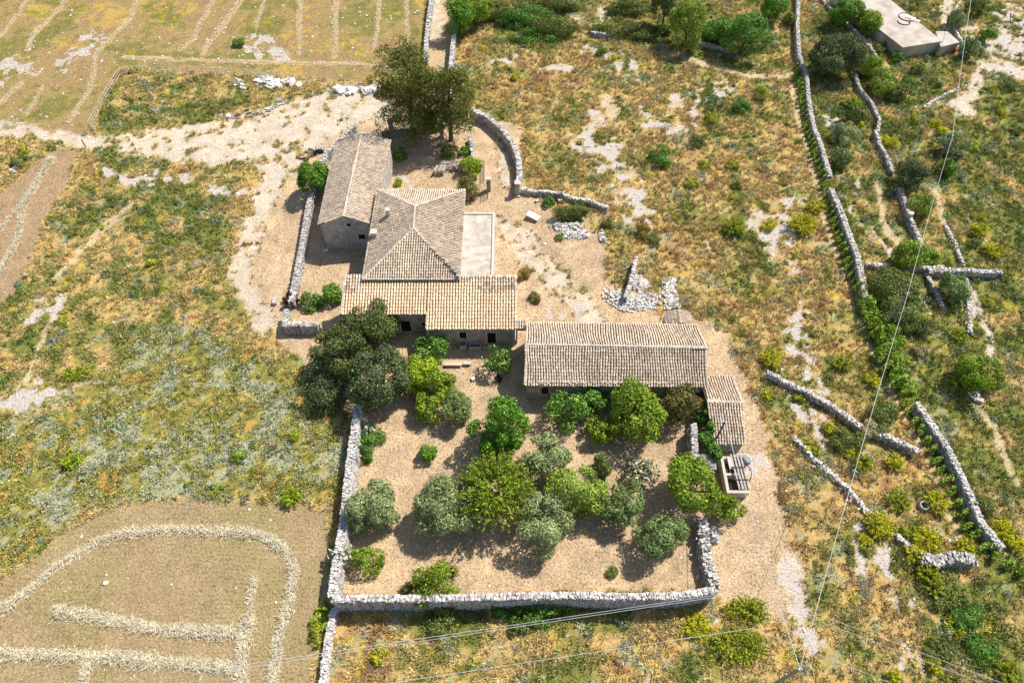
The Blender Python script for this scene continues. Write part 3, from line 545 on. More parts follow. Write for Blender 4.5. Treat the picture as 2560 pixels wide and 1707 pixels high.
for yy in (y0+1.3, y0+2.6): mb = MB(); obox(mb, (x0+1.55, yy, cz+.19), (.7, .05, .04), 0); build(mb, 'crossbar', M_dwood, ci)
mb = MB(); obox(mb, (x0+.85, y1-.75, cz+.08), (.2, .65, .05), .03); build(mb, 'slab', M_conc, ci)
pan = MB(); c = G(1866, 1148, .35); obox(pan, (*c, .5), (.5, .45, .03), .5, .6); tag(build(pan, 'metal_panel', M_mpole), 'dark grey sheet propped on the corner of the cistern', 'panel')
hp = MB(); c = G(1868, 1180, 1.0); pts = [(c[0]+.35*math.sin(t*math.pi), c[1]+1.0-2.0*t, .9+.25*math.sin(t*math.pi)) for t in np.linspace(0, 1, 9)]
for a, b in zip(pts[:-1], pts[1:]): beam(hp, a, b, .045)
tag(build(hp, 'hose', M_black), 'dark hose curving along the outer rim of the cistern', 'hose')
# -- lean-to of corrugated sheet beside the ivy
c = G(1766, 1155, 1.4); le = thing('lean_to', 'small lean-to with weathered corrugated sheet roof beside the ivy', 'lean-to', (c[0], c[1], 0))
mb = MB()
for i in range(14):
    xx = c[0]-.85+i*.125; mb.add([(xx, c[1]-.75, 1.35), (xx+.125, c[1]-.75, 1.35), (xx+.125, c[1]+.75, 1.6), (xx, c[1]+.75, 1.6)], [[0, 1, 2, 3]]); beam(mb, (xx, c[1]-.8, 1.36), (xx, c[1]+.75, 1.62), .045)
build(mb, 'roof', M_sheet, le)
for sx in (-1, 1):
    for sy in (-1, 1): mb = MB(); beam(mb, (c[0]+sx*.8, c[1]+sy*.65, 0), (c[0]+sx*.8, c[1]+sy*.65, 1.34), .05); build(mb, 'post', M_dwood, le)

# -- concrete reservoir top right
rz = 2.0
R_ = [G(*q, rz) for q in ((2259, 124), (2357, 103), (2235, 0), (2141, -8))]
Q0 = G(1920+1240/3.675, 438/3.675, rz); Q1 = G(1920+1605/3.675, 380/3.675, rz); Q2 = G(1920+1050/3.675, -60/3.675, rz); Q3 = G(1920+640/3.675, -100/3.675, rz)
Q3 = G(1920+590/3.675, -60/3.675, rz)
P0 = G(1920+1605/3.675, 395/3.675, 1.7); P1 = G(1920+1760/3.675, 392/3.675, 1.7); P2 = G(1920+1650/3.675, 292/3.675, 1.7); P3 = G(1920+1530/3.675, 300/3.675, 1.7)
rs = thing('reservoir', 'flat concrete water reservoir with coiled hoses on top in the upper right', 'reservoir', (*Q0, 0))
M_res = mat('reservoir_concrete', (.50, .43, .36), nscale=.5, namt=.28, bump=.02)
mb = MB(); prism(mb, [Q0, Q1, Q2, Q3], -.4, rz); build(mb, 'tank', M_res, rs)
mb = MB(); P0 = (Q1[0]+.05, Q1[1]-.3); prism(mb, [(Q1[0]-.6, Q1[1]-1.2), (P1[0], P1[1]), (P2[0], P2[1]), (P3[0]+.3, P3[1]+.3)], -.4, 1.72); build(mb, 'annex', M_res, rs)
def torus(mb, c, R, r, a0=0, a1=2*math.pi, n=28):
    ts = np.linspace(a0, a1, n)
    for a, b in zip(ts[:-1], ts[1:]): beam(mb, (c[0]+R*math.cos(a), c[1]+R*math.sin(a), c[2]), (c[0]+R*math.cos(b), c[1]+R*math.sin(b), c[2]), r, seg=5)
c = G(1920+1275/3.675, 160/3.675, rz); mb = MB(); torus(mb, (*c, rz+.06), 1.3, .07, .7, 5.6); tag(build(mb, 'hose', M_black), 'larger black hose loop lying on the reservoir top', 'hose')
c = G(1920+1245/3.675, 205/3.675, rz); mb = MB(); torus(mb, (*c, rz+.06), .95, .07, 2.8, 6.4); tag(build(mb, 'hose', M_black), 'smaller half loop of black hose nearer the reservoir edge', 'hose')
c = G(1920+1310/3.675, 165/3.675, rz); mb = MB(); obox(mb, (*c, rz+.05), (.8, .28, .03), -.5); obox(mb, (c[0]+.5, c[1]-.9, rz+.05), (.7, .25, .03), -.4); tag(build(mb, 'plastic_sheeting', M_white), 'two white folded sheets beside the hose loops on the reservoir', 'sheeting')
c = G(1920+1715/3.675, 468/3.675, .5); mb = MB(); beam(mb, (*c, 0), (*c, .75), .22, seg=10); beam(mb, (*c, .75), (c[0], c[1], .95), .09, seg=8); tag(build(mb, 'red_drum', M_red), 'small red drum at the corner of the reservoir annex', 'drum')

# ------------------------------------------------------------------ dry stone walls
SCOL = np.array([(.52, .49, .46), (.60, .56, .52), (.42, .40, .38), (.66, .62, .57), (.34, .32, .31), (.50, .44, .37)])
def resample(pts, step):
    P = np.array(pts, float); d = np.hypot(*(P[1:]-P[:-1]).T); s = np.concatenate([[0], np.cumsum(d)]); n = max(2, int(s[-1]/step)+1)
    t = np.linspace(0, s[-1], n); return np.stack([np.interp(t, s, P[:, 0]), np.interp(t, s, P[:, 1])], 1), s[-1]
def stonewall(pxs, h, wd, label, cat='stone wall', rough=.0, name='stone_wall', seed=0, top=1, bright=1.0, zh=None, group=None, breaks=False):
    rng = np.random.default_rng(seed+len(label)*13); wd = wd*(.8 if seed >= 10 else .92); bright = bright*.93
    pts = [g(a, b, h if zh is None else zh) for a, b in pxs]
    C, Ln = resample(pts, .5); C = C+rng.normal(0, .05, C.shape)
    D = np.gradient(C, axis=0); D /= np.linalg.norm(D, axis=1)[:, None]; Nn = np.stack([-D[:, 1], D[:, 0]], 1)
    tz = T(C[:, 0], C[:, 1]); n = len(C)
    hh = h*(1+rough*(fbm(np.arange(n)*.5, np.zeros(n), 1.5, seed+3)-.6)*1.6)+tz; hh = np.maximum(hh, tz+.15)
    mb = MB(); wc = np.array([.24, .22, .20])*bright
    prof = [(-.52, -.4), (-.40, 1), (.40, 1), (.52, -.4)]; V = np.zeros((n, 4, 3))
    for k, (o, f_) in enumerate(prof):
        V[:, k, :2] = C+Nn*(o*wd); V[:, k, 2] = (hh-.1) if f_ == 1 else tz-.4
    Fa = [[i*4+k, (i+1)*4+k, (i+1)*4+k+1, i*4+k+1] for i in range(n-1) for k in range(3)]+[[0, 1, 2, 3], [n*4-1, n*4-2, n*4-3, n*4-4]]
    mb.add(V.reshape(-1, 3), Fa, wc)
    # stones
    PS = []; SS = []; AZ = []
    C2, _ = resample(pts, .21); C2 += rng.normal(0, .02, C2.shape); t2 = np.linspace(0, n-1, len(C2)); D2 = np.stack([np.interp(t2, np.arange(n), D[:, i]) for i in (0, 1)], 1); N2 = np.stack([-D2[:, 1], D2[:, 0]], 1); H2 = np.interp(t2, np.arange(n), hh); Z2 = np.interp(t2, np.arange(n), tz)
    az = np.arctan2(D2[:, 1], D2[:, 0]); ntop = max(1, int(round(wd/.34)))
    for k in range(ntop):
        o = ((k+.5)/ntop-.5)*wd*.86
        P = np.concatenate([C2+N2*o+rng.normal(0, .03, C2.shape), (H2-.04+rng.uniform(-.05, .06+.12*rough, len(C2)))[:, None]], 1); PS.append(P)
        SS.append(np.stack([rng.uniform(.07, .125, len(P)), np.full(len(P), wd*.48/ntop)*rng.uniform(.8, 1.15, len(P)), rng.uniform(.07, .13, len(P))], 1)); AZ.append(az)
    rows = max(1, int(h/.2))
    for sd in (-1, 1):
        for k in range(rows):
            f_ = (k+.5)/rows; zz = Z2+(H2-Z2)*f_
            P = np.concatenate([C2+N2*(sd*(wd*(.5-.1*f_)))+D2*((k % 2)*.1), zz[:, None]], 1); PS.append(P)
            SS.append(np.stack([rng.uniform(.08, .13, len(P)), rng.uniform(.05, .085, len(P)), rng.uniform(.06, .1, len(P))], 1)); AZ.append(az)
    P = np.concatenate(PS); S = np.concatenate(SS); A = np.concatenate(AZ); P[:, :2] += rng.normal(0, .02+.05*rough, (len(P), 2))
    CC = SCOL[rng.integers(0, len(SCOL), len(P))]*rng.uniform(.8, 1.15, (len(P), 1))*bright*1.08
    stones(mb, rng, P, S, CC, .15+.3*rough, az=A)
    if rough > .4:                          # tumbled stones at the foot
        k = int(Ln*5*rough); t = rng.uniform(0, len(C2)-1, k).astype(int); o = rng.normal(0, wd*.75, k); P = np.stack([C2[t, 0]+N2[t, 0]*o, C2[t, 1]+N2[t, 1]*o, Z2[t]+.08], 1)
        stones(mb, rng, P, rng.uniform(.07, .17, (k, 3)), SCOL[rng.integers(0, len(SCOL), k)]*bright*1.15, .6)
    o = build(mb, name, M_stone, loc=(*C[0], 0)); return tag(o, label, cat, group)
def rubble(pxs, rpx, n, label, hmax=.5, seed=1, cat='rubble heap', size=(.1, .26), name='stone_heap', bright=1.2):
    rng = np.random.default_rng(seed); pts = [g(a, b) for a, b in pxs]
    C, _ = resample(pts, .1); t = rng.integers(0, len(C), n); R = rpx*mpp(*pts[0]); a = rng.uniform(0, 6.28, n); q = np.sqrt(rng.uniform(0, 1, n))
    x = C[t, 0]+np.cos(a)*q*R; y = C[t, 1]+np.sin(a)*q*R; s = rng.uniform(size[0], size[1], (n, 3)); s[:, 2] *= .65
    P = np.stack([x, y, T(x, y)+hmax*(1-q**1.5)*rng.uniform(.2, 1, n)+.03], 1)
    mb = MB(); stones(mb, rng, P, s*.8, SCOL[rng.integers(0, len(SCOL), n)]*bright*rng.uniform(.85, 1.1, (n, 1)), .5)
    return tag(build(mb, name, M_stone, loc=(*pts[0], 0)), label, cat)
stonewall([(812, 288), (785, 315), (748, 352), (725, 400), (709, 465), (700, 520), (688, 590), (678, 640), (668, 690)], 1.3, .7, 'long dry stone wall running down the left side of the chapel yard', seed=1)
stonewall([(657, 712), (652, 745), (690, 744), (728, 744)], 1.5, .65, 'short cornered stone wall below the purple shrub, left of the dark trees', seed=2)
stonewall([(822, 935), (805, 1060), (797, 1130), (789, 1200), (779, 1260), (768, 1320), (764, 1366)], 2.0, .95, 'wide left wall of the orchard courtyard, half hidden by olive and cactus', seed=3, bright=1.1)
stonewall([(764, 1374), (900, 1373), (1010, 1373), (1150, 1369), (1300, 1366), (1450, 1369), (1560, 1367), (1642, 1354)], 2.8, .62, 'tall front wall of the orchard courtyard with a pale coping of upright stones', seed=4, bright=1.1)
stonewall([(767, 1398), (755, 1450), (747, 1510), (738, 1590)], .9, .6, 'narrow low wall leaving the courtyard corner towards the bottom edge', seed=5, bright=1.15)
stonewall([(1612, 1195), (1618, 1240), (1626, 1290), (1642, 1345)], 1.3, 1.05, 'crumbling right wall of the orchard courtyard spilling rubble outward', rough=.8, seed=6)
stonewall([(1594, 975), (1595, 1010), (1598, 1052)], 2.0, .8, 'shaded stone wall under the ivy at the right of the orchard', seed=61, bright=.9)
stonewall([(995, -25), (985, 40), (979, 90), (977, 135)], 1.2, .7, 'left wall of the walled track leaving at the top', seed=7, bright=1.15)
stonewall([(1046, 40), (1040, 100), (1035, 160), (1030, 228)], 1.5, .7, 'right wall of the walled track leaving at the top', seed=8, bright=1.1)
stonewall([(1082, 250), (1120, 265), (1150, 292), (1178, 328), (1191, 365), (1194, 400), (1188, 428)], 1.5, .8, 'curved stone wall sweeping round the drive to the gate', seed=9, bright=1.1)
stonewall([(1188, 432), (1240, 437), (1300, 447), (1350, 459), (1396, 474)], .9, .5, 'low uneven stone wall running right from the gate pillar', rough=.5, seed=10, bright=1.2)
stonewall([(1461, 592), (1455, 622), (1447, 652), (1437, 680)], 1.3, .5, 'short free-standing wall stub above the rubble behind the barn', seed=11, bright=1.1)
stonewall([(1835, -25), (1833, 60), (1837, 120), (1853, 165), (1858, 230), (1870, 290), (1890, 350), (1906, 405)], 1.3, .7, 'upper stretch of the long boundary wall beside the vine row', seed=12, bright=1.1)
stonewall([(1910, 435), (1930, 480), (1950, 535), (1970, 585), (1983, 640), (1990, 680)], 1.5, .85, 'middle stretch of the long boundary wall, ending at the cross wall', seed=13)
stonewall([(1992, 604), (2050, 606), (2100, 610), (2150, 612)], .9, .6, 'white cross wall between the boundary wall and the green tree', seed=14, rough=.3, bright=1.15)
stonewall([(2152, 616), (2225, 619), (2302, 622)], 1.1, .7, 'cross wall continuing right to a free end on the slope', seed=15, rough=.3, bright=1.1)
stonewall([(2108, 925), (2132, 962), (2166, 1012), (2200, 1075), (2226, 1135), (2255, 1200), (2300, 1255)], 1.3, .8, 'lower stretch of the boundary wall beside the vines on the right', seed=16)
stonewall([(1765, 855), (1830, 885), (1900, 922), (1955, 958)], .9, .6, 'slanting low wall on the slope right of the shed', seed=17, rough=.4, bright=1.1)
stonewall([(1935, 948), (1985, 982), (2040, 1003), (2105, 1035)], 1.0, .7, 'lower half of the slanting wall ending by the vine row', seed=18, rough=.4, bright=1.1)
stonewall([(1825, 1005), (1870, 1050), (1930, 1105), (1990, 1170), (2018, 1200)], .45, .45, 'collapsed low line of stones below the slanting wall', seed=19, rough=.9, bright=1.3)
stonewall([(2058, 1228), (2095, 1255), (2125, 1275)], .6, .5, 'thin low wall among yellow bushes on the lower slope', seed=20, rough=.5, bright=1.2)
stonewall([(2118, 1280), (2150, 1288), (2190, 1278), (2235, 1284)], 1.1, 1.3, 'broad curved heap-like wall end at the lower right', seed=21, rough=.5)
stonewall([(1967, 165), (1975, 200), (2005, 238), (2020, 275), (2016, 300)], .9, .5, 'winding terrace wall below the big grey tree', seed=22, rough=.2)
stonewall([(2010, 300), (2022, 330), (2040, 362), (2052, 392)], .9, .5, 'terrace wall going on below the step in the winding wall', seed=23, rough=.2)
stonewall([(2070, 432), (2085, 475), (2108, 530), (2128, 590), (2142, 622)], 1.0, .6, 'terrace wall above the cross wall with a round boulder on it', seed=24, rough=.2)
stonewall([(2128, 620), (2150, 660), (2172, 705)], .6, .5, 'short terrace wall dropping below the cross wall', seed=25, rough=.4)
stonewall([(2173, 512), (2195, 555), (2212, 605)], .4, .4, 'thin line of stones in the golden grass above the cross wall', seed=26, rough=.5, bright=1.2)
stonewall([(2222, 640), (2228, 700), (2233, 760)], .4, .4, 'thin line of stones in the grass below the cross wall', seed=27, rough=.5, bright=1.2)
stonewall([(1878, -15), (1925, 35), (1965, 68), (2000, 105), (2022, 138)], .6, .45, 'thin slanting wall behind the bushes left of the reservoir', seed=28, rough=.4, bright=1.15)
stonewall([(2205, 5), (2189, 30), (2191, 55), (2203, 82), (2222, 108)], .5, .4, 'smooth pale curved kerb wall right of the reservoir', seed=29, bright=1.3)
stonewall([(1360, 74), (1402, 78)], .8, .5, 'bit of grey wall showing under the brambles at the top', seed=30)
stonewall([(1606, 97), (1640, 103), (1676, 112)], .8, .5, 'short grey wall under the big round tree at the top', seed=31, bright=1.1)
stonewall([(2122, 247), (2150, 228), (2200, 203)], .35, .4, 'row of white stones edging the track below the reservoir', seed=32, rough=.5, bright=1.4)
stonewall([(1079, 312), (1084, 345), (1088, 372)], 1.0, .45, 'small grey wall between the drive and the lime green shrub', seed=33, rough=.4)
rubble([(1405, 680), (1440, 700), (1500, 690)], 24, 420, 'wide spread of white rubble behind the barn', .35, 1)
rubble([(1465, 645), (1475, 660)], 20, 170, 'small white rubble heap beside the wall stub', .35, 2)
rubble([(1535, 650), (1540, 680), (1545, 705)], 16, 170, 'line of white boulders leading to the tiny hut', .35, 3, size=(.14, .4))
rubble([(1278, 522), (1330, 520)], 14, 190, 'upper of two neat heaps of white stones by the drive', .4, 4)
rubble([(1300, 540), (1345, 540)], 12, 150, 'lower of two neat heaps of white stones by the drive', .4, 5)
rubble([(1500, 585), (1505, 600)], 6, 25, 'few pale stones in the grass right of the stone heaps', .3, 6) if False else None
rubble([(1381, 535), (1384, 555)], 6, 40, 'small pile of grey stones under a dark bush', .5, 7)
rubble([(600, 185), (640, 195), (680, 192)], 17, 70, 'group of large white boulders below the wire fence', .3, 8, size=(.25, .6), bright=1.45)
rubble([(775, 205), (800, 212), (850, 210), (880, 208)], 11, 34, 'row of big white boulders near the tall cypress', .3, 9, size=(.35, .8), bright=1.5)
rubble([(540, 185), (560, 200)], 9, 25, 'few white boulders in the fenced rough grass', .2, 10, size=(.15, .35), bright=1.4)
rubble([(600, 258), (650, 240)], 6, 30, 'scatter of stones beside the wooden pallets', .2, 11, size=(.1, .22), bright=1.2)
rubble([(1610, 1080), (1625, 1060)], 12, 90, 'heap of grey stones behind the lean-to', .6, 12)
rubble([(1640, 1220), (1640, 1240)], 10, 90, 'spill of rubble outside the crumbling orchard wall', .6, 13, bright=1.0)
rubble([(30, 395), (45, 380)], 10, 22, 'few white stones among plants at the far left', .15, 14, size=(.15, .4), bright=1.4)
# ------------------------------------------------------------------ scattered field stones
rng = np.random.default_rng(77)
n = 2600; x = rng.uniform(-80, 80, n*5); y = rng.uniform(12, 118, n*5); r = classify(x, y)
w_ = .05+.5*r['fd']+.9*(np.clip(r['rock'], 0, 1) > .45)+.25*r['pale']+.08*r['fe']; k = rng.uniform(0, 1, len(x)) < w_*.55; x = x[k][:n]; y = y[k][:n]
s = rng.uniform(.04, .14, (len(x), 1))*rng.uniform(.6, 1.4, (len(x), 3)); s[:, 2] *= .6
mb = MB(); stones(mb, rng, np.stack([x, y, T(x, y)+.02], 1), s, SCOL[rng.integers(0, 4, len(x))]*1.35, .4); tag(build(mb, 'loose_stones', M_stone), 'small pale limestone pieces strewn over fields and yards', 'stones', kind='stuff')

# ------------------------------------------------------------------ trees and shrubs
PAL = {'olive': [(.30, .36, .22), (.22, .28, .16), (.39, .45, .29), (.14, .19, .10), (.28, .32, .17)],
 'oliveg': [(.20, .27, .12), (.14, .21, .09), (.28, .35, .18), (.10, .15, .06)],
 'dark': [(.08, .115, .04), (.055, .085, .03), (.12, .155, .055), (.09, .125, .045), (.17, .18, .07)],
 'darkblue': [(.075, .11, .05), (.10, .14, .07), (.15, .19, .10), (.05, .075, .04)],
 'fig': [(.09, .20, .035), (.06, .14, .03), (.14, .27, .05), (.18, .30, .07)],
 'bright': [(.12, .27, .025), (.08, .19, .02), (.17, .34, .04), (.06, .14, .02)],
 'lime': [(.33, .42, .03), (.24, .34, .03), (.40, .46, .04), (.15, .24, .02)],
 'citrus': [(.22, .32, .03), (.14, .23, .03), (.30, .38, .04), (.09, .16, .02)],
 'almond': [(.22, .30, .03), (.15, .22, .025), (.29, .36, .045), (.10, .16, .02)],
 'ygreen': [(.24, .33, .06), (.17, .25, .05), (.32, .40, .09), (.11, .17, .03)],
 'cypress': [(.10, .125, .03), (.07, .09, .025), (.15, .17, .04), (.20, .21, .055)],
 'brown': [(.16, .145, .05), (.11, .11, .04), (.24, .18, .07), (.09, .13, .04)],
 'purple': [(.06, .018, .025), (.04, .012, .02), (.09, .03, .03)],
 'yellow': [(.58, .52, .03), (.42, .42, .03), (.22, .28, .04), (.66, .58, .05)],
 'ybush': [(.34, .38, .04), (.24, .30, .04), (.45, .44, .05), (.15, .20, .03)],
 'scrubg': [(.12, .17, .05), (.18, .22, .07), (.09, .12, .04), (.24, .26, .10)],
 'rust': [(.32, .18, .06), (.22, .14, .05), (.18, .18, .05), (.40, .26, .08)],
 'vine': [(.17, .28, .04), (.11, .20, .03), (.26, .36, .06), (.34, .42, .09)],
 'grey': [(.34, .40, .34), (.24, .31, .24), (.16, .22, .15), (.42, .47, .40)],
 'dryb': [(.42, .36, .26), (.30, .25, .18), (.36, .34, .22)]}
def foliage(mb, rng, c, R, n, size, pal, ncl=14, lump=.42, elong=1.1, low=-.35, style='round'):
    c = np.array(c, float); R = np.array(R, float); pc = np.array(PAL[pal])
    if style == 'spiky':
        k = max(30, n//26); d = rng.normal(size=(k, 3)); d[:, 2] = np.abs(d[:, 2])*.9-.15; d /= np.linalg.norm(d, axis=1)[:, None]
        ln = rng.uniform(.72, 1.18, k); i = rng.integers(0, k, n); t = rng.uniform(.25, 1, n)**.7; bend = np.zeros((n, 3)); bend[:, 2] = (t**2)*.18
        P = c+(d[i]*(ln[i]*t)[:, None]+bend)*R+rng.normal(0, size*.55, (n, 3)); tone = rng.normal(0, .12, k)[i]; N = None
    else:
        d = rng.normal(size=(ncl, 3)); d[:, 2] = d[:, 2]*.8+.15; d /= np.linalg.norm(d, axis=1)[:, None]
        cc = d*rng.uniform(.45, .78, (ncl, 1)); cc[:, 2] = np.maximum(cc[:, 2], low); cr = rng.uniform(lump*.6, lump*1.1, ncl)
        cc = np.concatenate([cc, [[0, 0, .1]]]); cr = np.concatenate([cr, [.5]])
        wgt = cr**2; wgt /= wgt.sum(); i = rng.choice(len(cr), n, p=wgt)
        e = rng.normal(size=(n, 3)); e /= np.linalg.norm(e, axis=1)[:, None]; out = (e*cc[i]).sum(1) < -.35*cr[i]; e[out] *= -1
        rad = cr[i]*(1-.38*rng.uniform(0, 1, n)**2.2)*(1+rng.normal(0, .05, n)); rad *= 1+.22*(fbm(e[:, 0]*3+i, e[:, 1]*3+e[:, 2]*2, .6, 3)-.5)*2
        P = c+(cc[i]+e*rad[:, None])*R+rng.normal(0, size*.3, (n, 3)); N = e; tone = rng.normal(0, .10, len(cr))[i]
    C = pc[rng.integers(0, len(pc), n)]*(1+tone+rng.normal(0, .2, n))[:, None]
    k = P[:, 2] > .04; P = P[k]; C = np.clip(C[k]*np.array([1.35, 1.32, .95]), .01, .85); N = None if N is None else N[k]
    leaves(mb, rng, P, size, C, elong, N)
def trunk_mb(rng, base, top, r, c, R, nl=7):
    mb = MB(); b = np.array(base, float); t = np.array(top, float)
    m_ = (b+t)/2+np.array([rng.normal(0, .08), rng.normal(0, .08), 0])
    beam(mb, b-[0, 0, .2], m_, r*1.15, r*.85, 8); beam(mb, m_, t, r*.85, r*.65, 8)
    for _ in range(nl):
        d = rng.normal(size=3); d[2] = abs(d[2])+.25; d /= np.linalg.norm(d); e1 = t+d*np.array(R)*.45; e2 = e1+(d+rng.normal(0, .3, 3))*np.array(R)*.38
        beam(mb, t-[0, 0, .05], e1, r*.45, r*.26, 5); beam(mb, e1, e2, r*.26, r*.08, 5)
    return mb
def tree(ox, oy, rpx, kind, label, hz=1.05, squash=.9, leaf=.15, cover=2.3, ncl=16, lump=.42, style='round', elong=1.1, asp=None, name='tree', cat='tree', seed=0, stem=True, group=None, extra=None, zc=None):
    """crown centred where the survey shows it; trunk straight below"""
    s = int(ox*7+oy*13+seed) % 99991; rng = np.random.default_rng(s); asp = rng.uniform(.9, 1.13) if asp is None else asp; ncl = int(ncl*1.35)
    x, y = g(ox, oy, 2.0); R = rpx*mpp(x, y)*1.14; Rz = R*squash; zc = (R*hz if zc is None else zc)
    x, y = g(ox, oy, zc); tz = Tz(x, y); c = (x, y, zc+tz); Rv = (R*asp, R/asp, Rz)
    n = int(4*math.pi*R*R*cover/(leaf*leaf*1.1)*.62*(1+.3*(squash-1))); n = max(220, min(n, 26000))
    t = thing(name, label, cat, (x, y, tz), group)
    mb = MB(); foliage(mb, rng, c, Rv, n, leaf, kind, ncl, lump, elong, style=style)
    if extra: extra(mb, rng, c, Rv)
    build(mb, 'crown', M_leaf, t)
    if stem: build(trunk_mb(rng, (x, y, tz), (x, y, tz+max(.25, zc*.55)), max(.07, R*.065), c, Rv), 'trunk', M_bark, t)
    return t
def bush(ox, oy, rpx, kind, label, squash=.7, leaf=.11, cover=2.0, ncl=9, name='shrub', cat='shrub', group=None, style='round', asp=1.0, seed=0, lump=.45, elong=1.1):
    s = int(ox*11+oy*5+seed) % 99991; rng = np.random.default_rng(s)
    x, y = g(ox, oy, .4); R = rpx*mpp(x, y)*1.1; x, y = g(ox, oy, R*squash*.5); tz = Tz(x, y)
    n = int(4*math.pi*R*R*cover/(leaf*leaf*1.1)*.5); n = max(90, min(n, 14000)); mb = MB()
    foliage(mb, rng, (x, y, tz+R*squash*.45), (R*asp, R/asp, R*squash), n, leaf, kind, ncl, lump, elong, style=style)
    return tag(build(mb, name, M_leaf, loc=(x, y, tz)), label, cat, group)
# courtyard and house surroundings
tree(852, 745, 60, 'dark', 'tall dark green carob against the left end of the wing roof', .95, .85, .14, 2.4, 24, .34, name='carob_tree')
tree(780, 808, 64, 'dark', 'broad dark carob standing out to the left of its neighbours', .85, .8, .14, 2.4, 24, .34, name='carob_tree')
tree(872, 872, 68, 'darkblue', 'dark blue-green carob at the top of the left courtyard wall', .9, .85, .14, 2.4, 24, .34, name='carob_tree')
tree(745, 895, 50, 'darkblue', 'low dark bushy tree at the lower left edge of the carob group', .5, .55, .13, 2.0, 14, name='small_tree')
tree(985, 808, 40, 'fig', 'fig tree with bare twigs on top in front of the recessed doorway', .9, .85, .2, 1.9, 12, name='fig_tree', elong=.8)
tree(962, 862, 43, 'lime', 'yellow-green citrus tree next to the dark carobs', .95, .9, .12, 2.6, 16, .36, name='citrus_tree')
tree(1002, 885, 38, 'citrus', 'greener citrus tree pressed against the yellow-green one', .9, .9, .12, 2.5, 14, .36, name='citrus_tree')
tree(983, 938, 30, 'citrus', 'small round green citrus below the yellow-green one', .85, .95, .11, 2.4, 12, name='citrus_tree')
tree(1052, 937, 36, 'oliveg', 'small round dull green tree right of the small citrus', .85, .95, .11, 2.4, 14, name='citrus_tree')
tree(1140, 828, 30, 'fig', 'young fig tree with a black bag at its foot near the right doorway', .9, 1.0, .2, 1.6, 9, name='fig_tree', elong=.8)
tree(1147, 985, 61, 'bright', 'large dense bright green conical tree in the middle of the orchard', 1.0, 1.35, .14, 2.6, 34, .28, name='evergreen_tree')
tree(985, 1040, 20, 'bright', 'little round green bush-like tree alone on the dry orchard grass', .8, 1.0, .12, 2.4, 9, name='small_tree')
tree(1140, 1128, 74, 'almond', 'big spreading yellow-green almond with long upright shoots', .8, .8, .13, 2.3, style='spiky', name='almond_tree')
tree(1256, 1052, 50, 'olive', 'silvery olive tree right of the dense evergreen', .85, .85, .11, 2.0, 18, .34, elong=1.5, name='olive_tree')
tree(1325, 1132, 61, 'ygreen', 'full light green tree in the middle of the lower orchard row', .9, .95, .12, 2.4, 22, .34, name='fruit_tree')
tree(1247, 1205, 64, 'olive', 'duller grey olive tree with drooping twigs below the almond', .75, .8, .11, 1.9, 20, .33, elong=1.5, name='olive_tree')
tree(1432, 1152, 52, 'oliveg', 'grey-green tree right of the light green one', .85, .9, .12, 2.2, 18, .36, name='fruit_tree')
tree(1522, 1232, 52, 'oliveg', 'mid green tree casting its shadow near the right front corner', .85, .9, .11, 2.4, 18, .36, name='fruit_tree')
tree(1023, 1160, 67, 'olive', 'large silver olive tree in the open left half of the orchard', .8, .85, .11, 2.0, 22, .33, elong=1.5, name='olive_tree')
tree(856, 1162, 60, 'olive', 'silver olive tree leaning over the left courtyard wall', .8, .85, .11, 1.9, 20, .33, elong=1.5, name='olive_tree')
tree(1592, 1115, 66, 'citrus', 'broad fresh green tree beside the cistern', .9, .75, .14, 2.2, 22, .34, name='fruit_tree')
tree(1674, 1168, 28, 'citrus', 'small fresh green tree in front of the cistern corner', .95, 1.1, .13, 2.2, 10, name='small_tree')
tree(1300, 938, 42, 'fig', 'fig tree under the left part of the barn eave', .9, 1.0, .17, 2.1, 14, elong=.8, name='fig_tree')
tree(1362, 925, 30, 'fig', 'smaller dark fig squeezed against the barn wall', .9, 1.0, .17, 2.0, 10, elong=.8, name='fig_tree')
tree(1458, 948, 63, 'citrus', 'largest bright green tree leaning on the barn eave', .9, .95, .17, 2.3, 22, .34, name='fruit_tree')
tree(1385, 983, 33, 'citrus', 'low bright green tree in front of the barn fig trees', .8, .9, .14, 2.0, 12, name='small_tree')
tree(1572, 932, 44, 'brown', 'brownish green loquat at the right end of the barn wall', .95, .9, .15, 2.2, 16, name='loquat_tree')
tree(1385, 1068, 24, 'scrubg', 'thin dark sapling left of the prickly pear', .9, 1.3, .11, 1.6, 9, name='small_tree')
bush(1383, 1085, 18, 'fig', 'low green shrub at the foot of the thin sapling')
def ivyx(): 
    rng = np.random.default_rng(3); mb = MB()
    for (a, b, r_) in ((1622, 955, 20), (1628, 985, 20), (1622, 1015, 22), (1638, 1040, 20)):
        x, y = g(a, b, 1.8); R = r_*mpp(x, y); foliage(mb, rng, (x, y, 1.7), (R, R, .95), 1500, .12, 'fig', 9)
    x, y = g(1625, 1000, 1); tag(build(mb, 'ivy', M_leaf, loc=(x, y, 0)), 'thick ivy hanging over the wall and shed roof edge at the pole', 'ivy')
ivyx()
bush(845, 1287, 33, 'citrus', 'yellow-green shrub right of the lower left cactus', 1.1, .12, 2.2, 12)
bush(1010, 1347, 57, 'almond', 'bushy yellow-green tree growing over the front courtyard wall', 1.15, .12, 2.3, 20, style='round', lump=.36)
bush(935, 1353, 14, 'scrubg', 'small green tuft left of the bushy tree at the front wall')
bush(1240, 1402, 48, 'fig', 'wide green shrub at the foot of the front wall', .5, .12, 2.0, 14, asp=1.5)
bush(1145, 1400, 28, 'fig', 'smaller green shrub hugging the front wall, left of the wide one', .7)
bush(1190, 1440, 26, 'scrubg', 'dark green bramble patch below the front wall shrubs', .5)
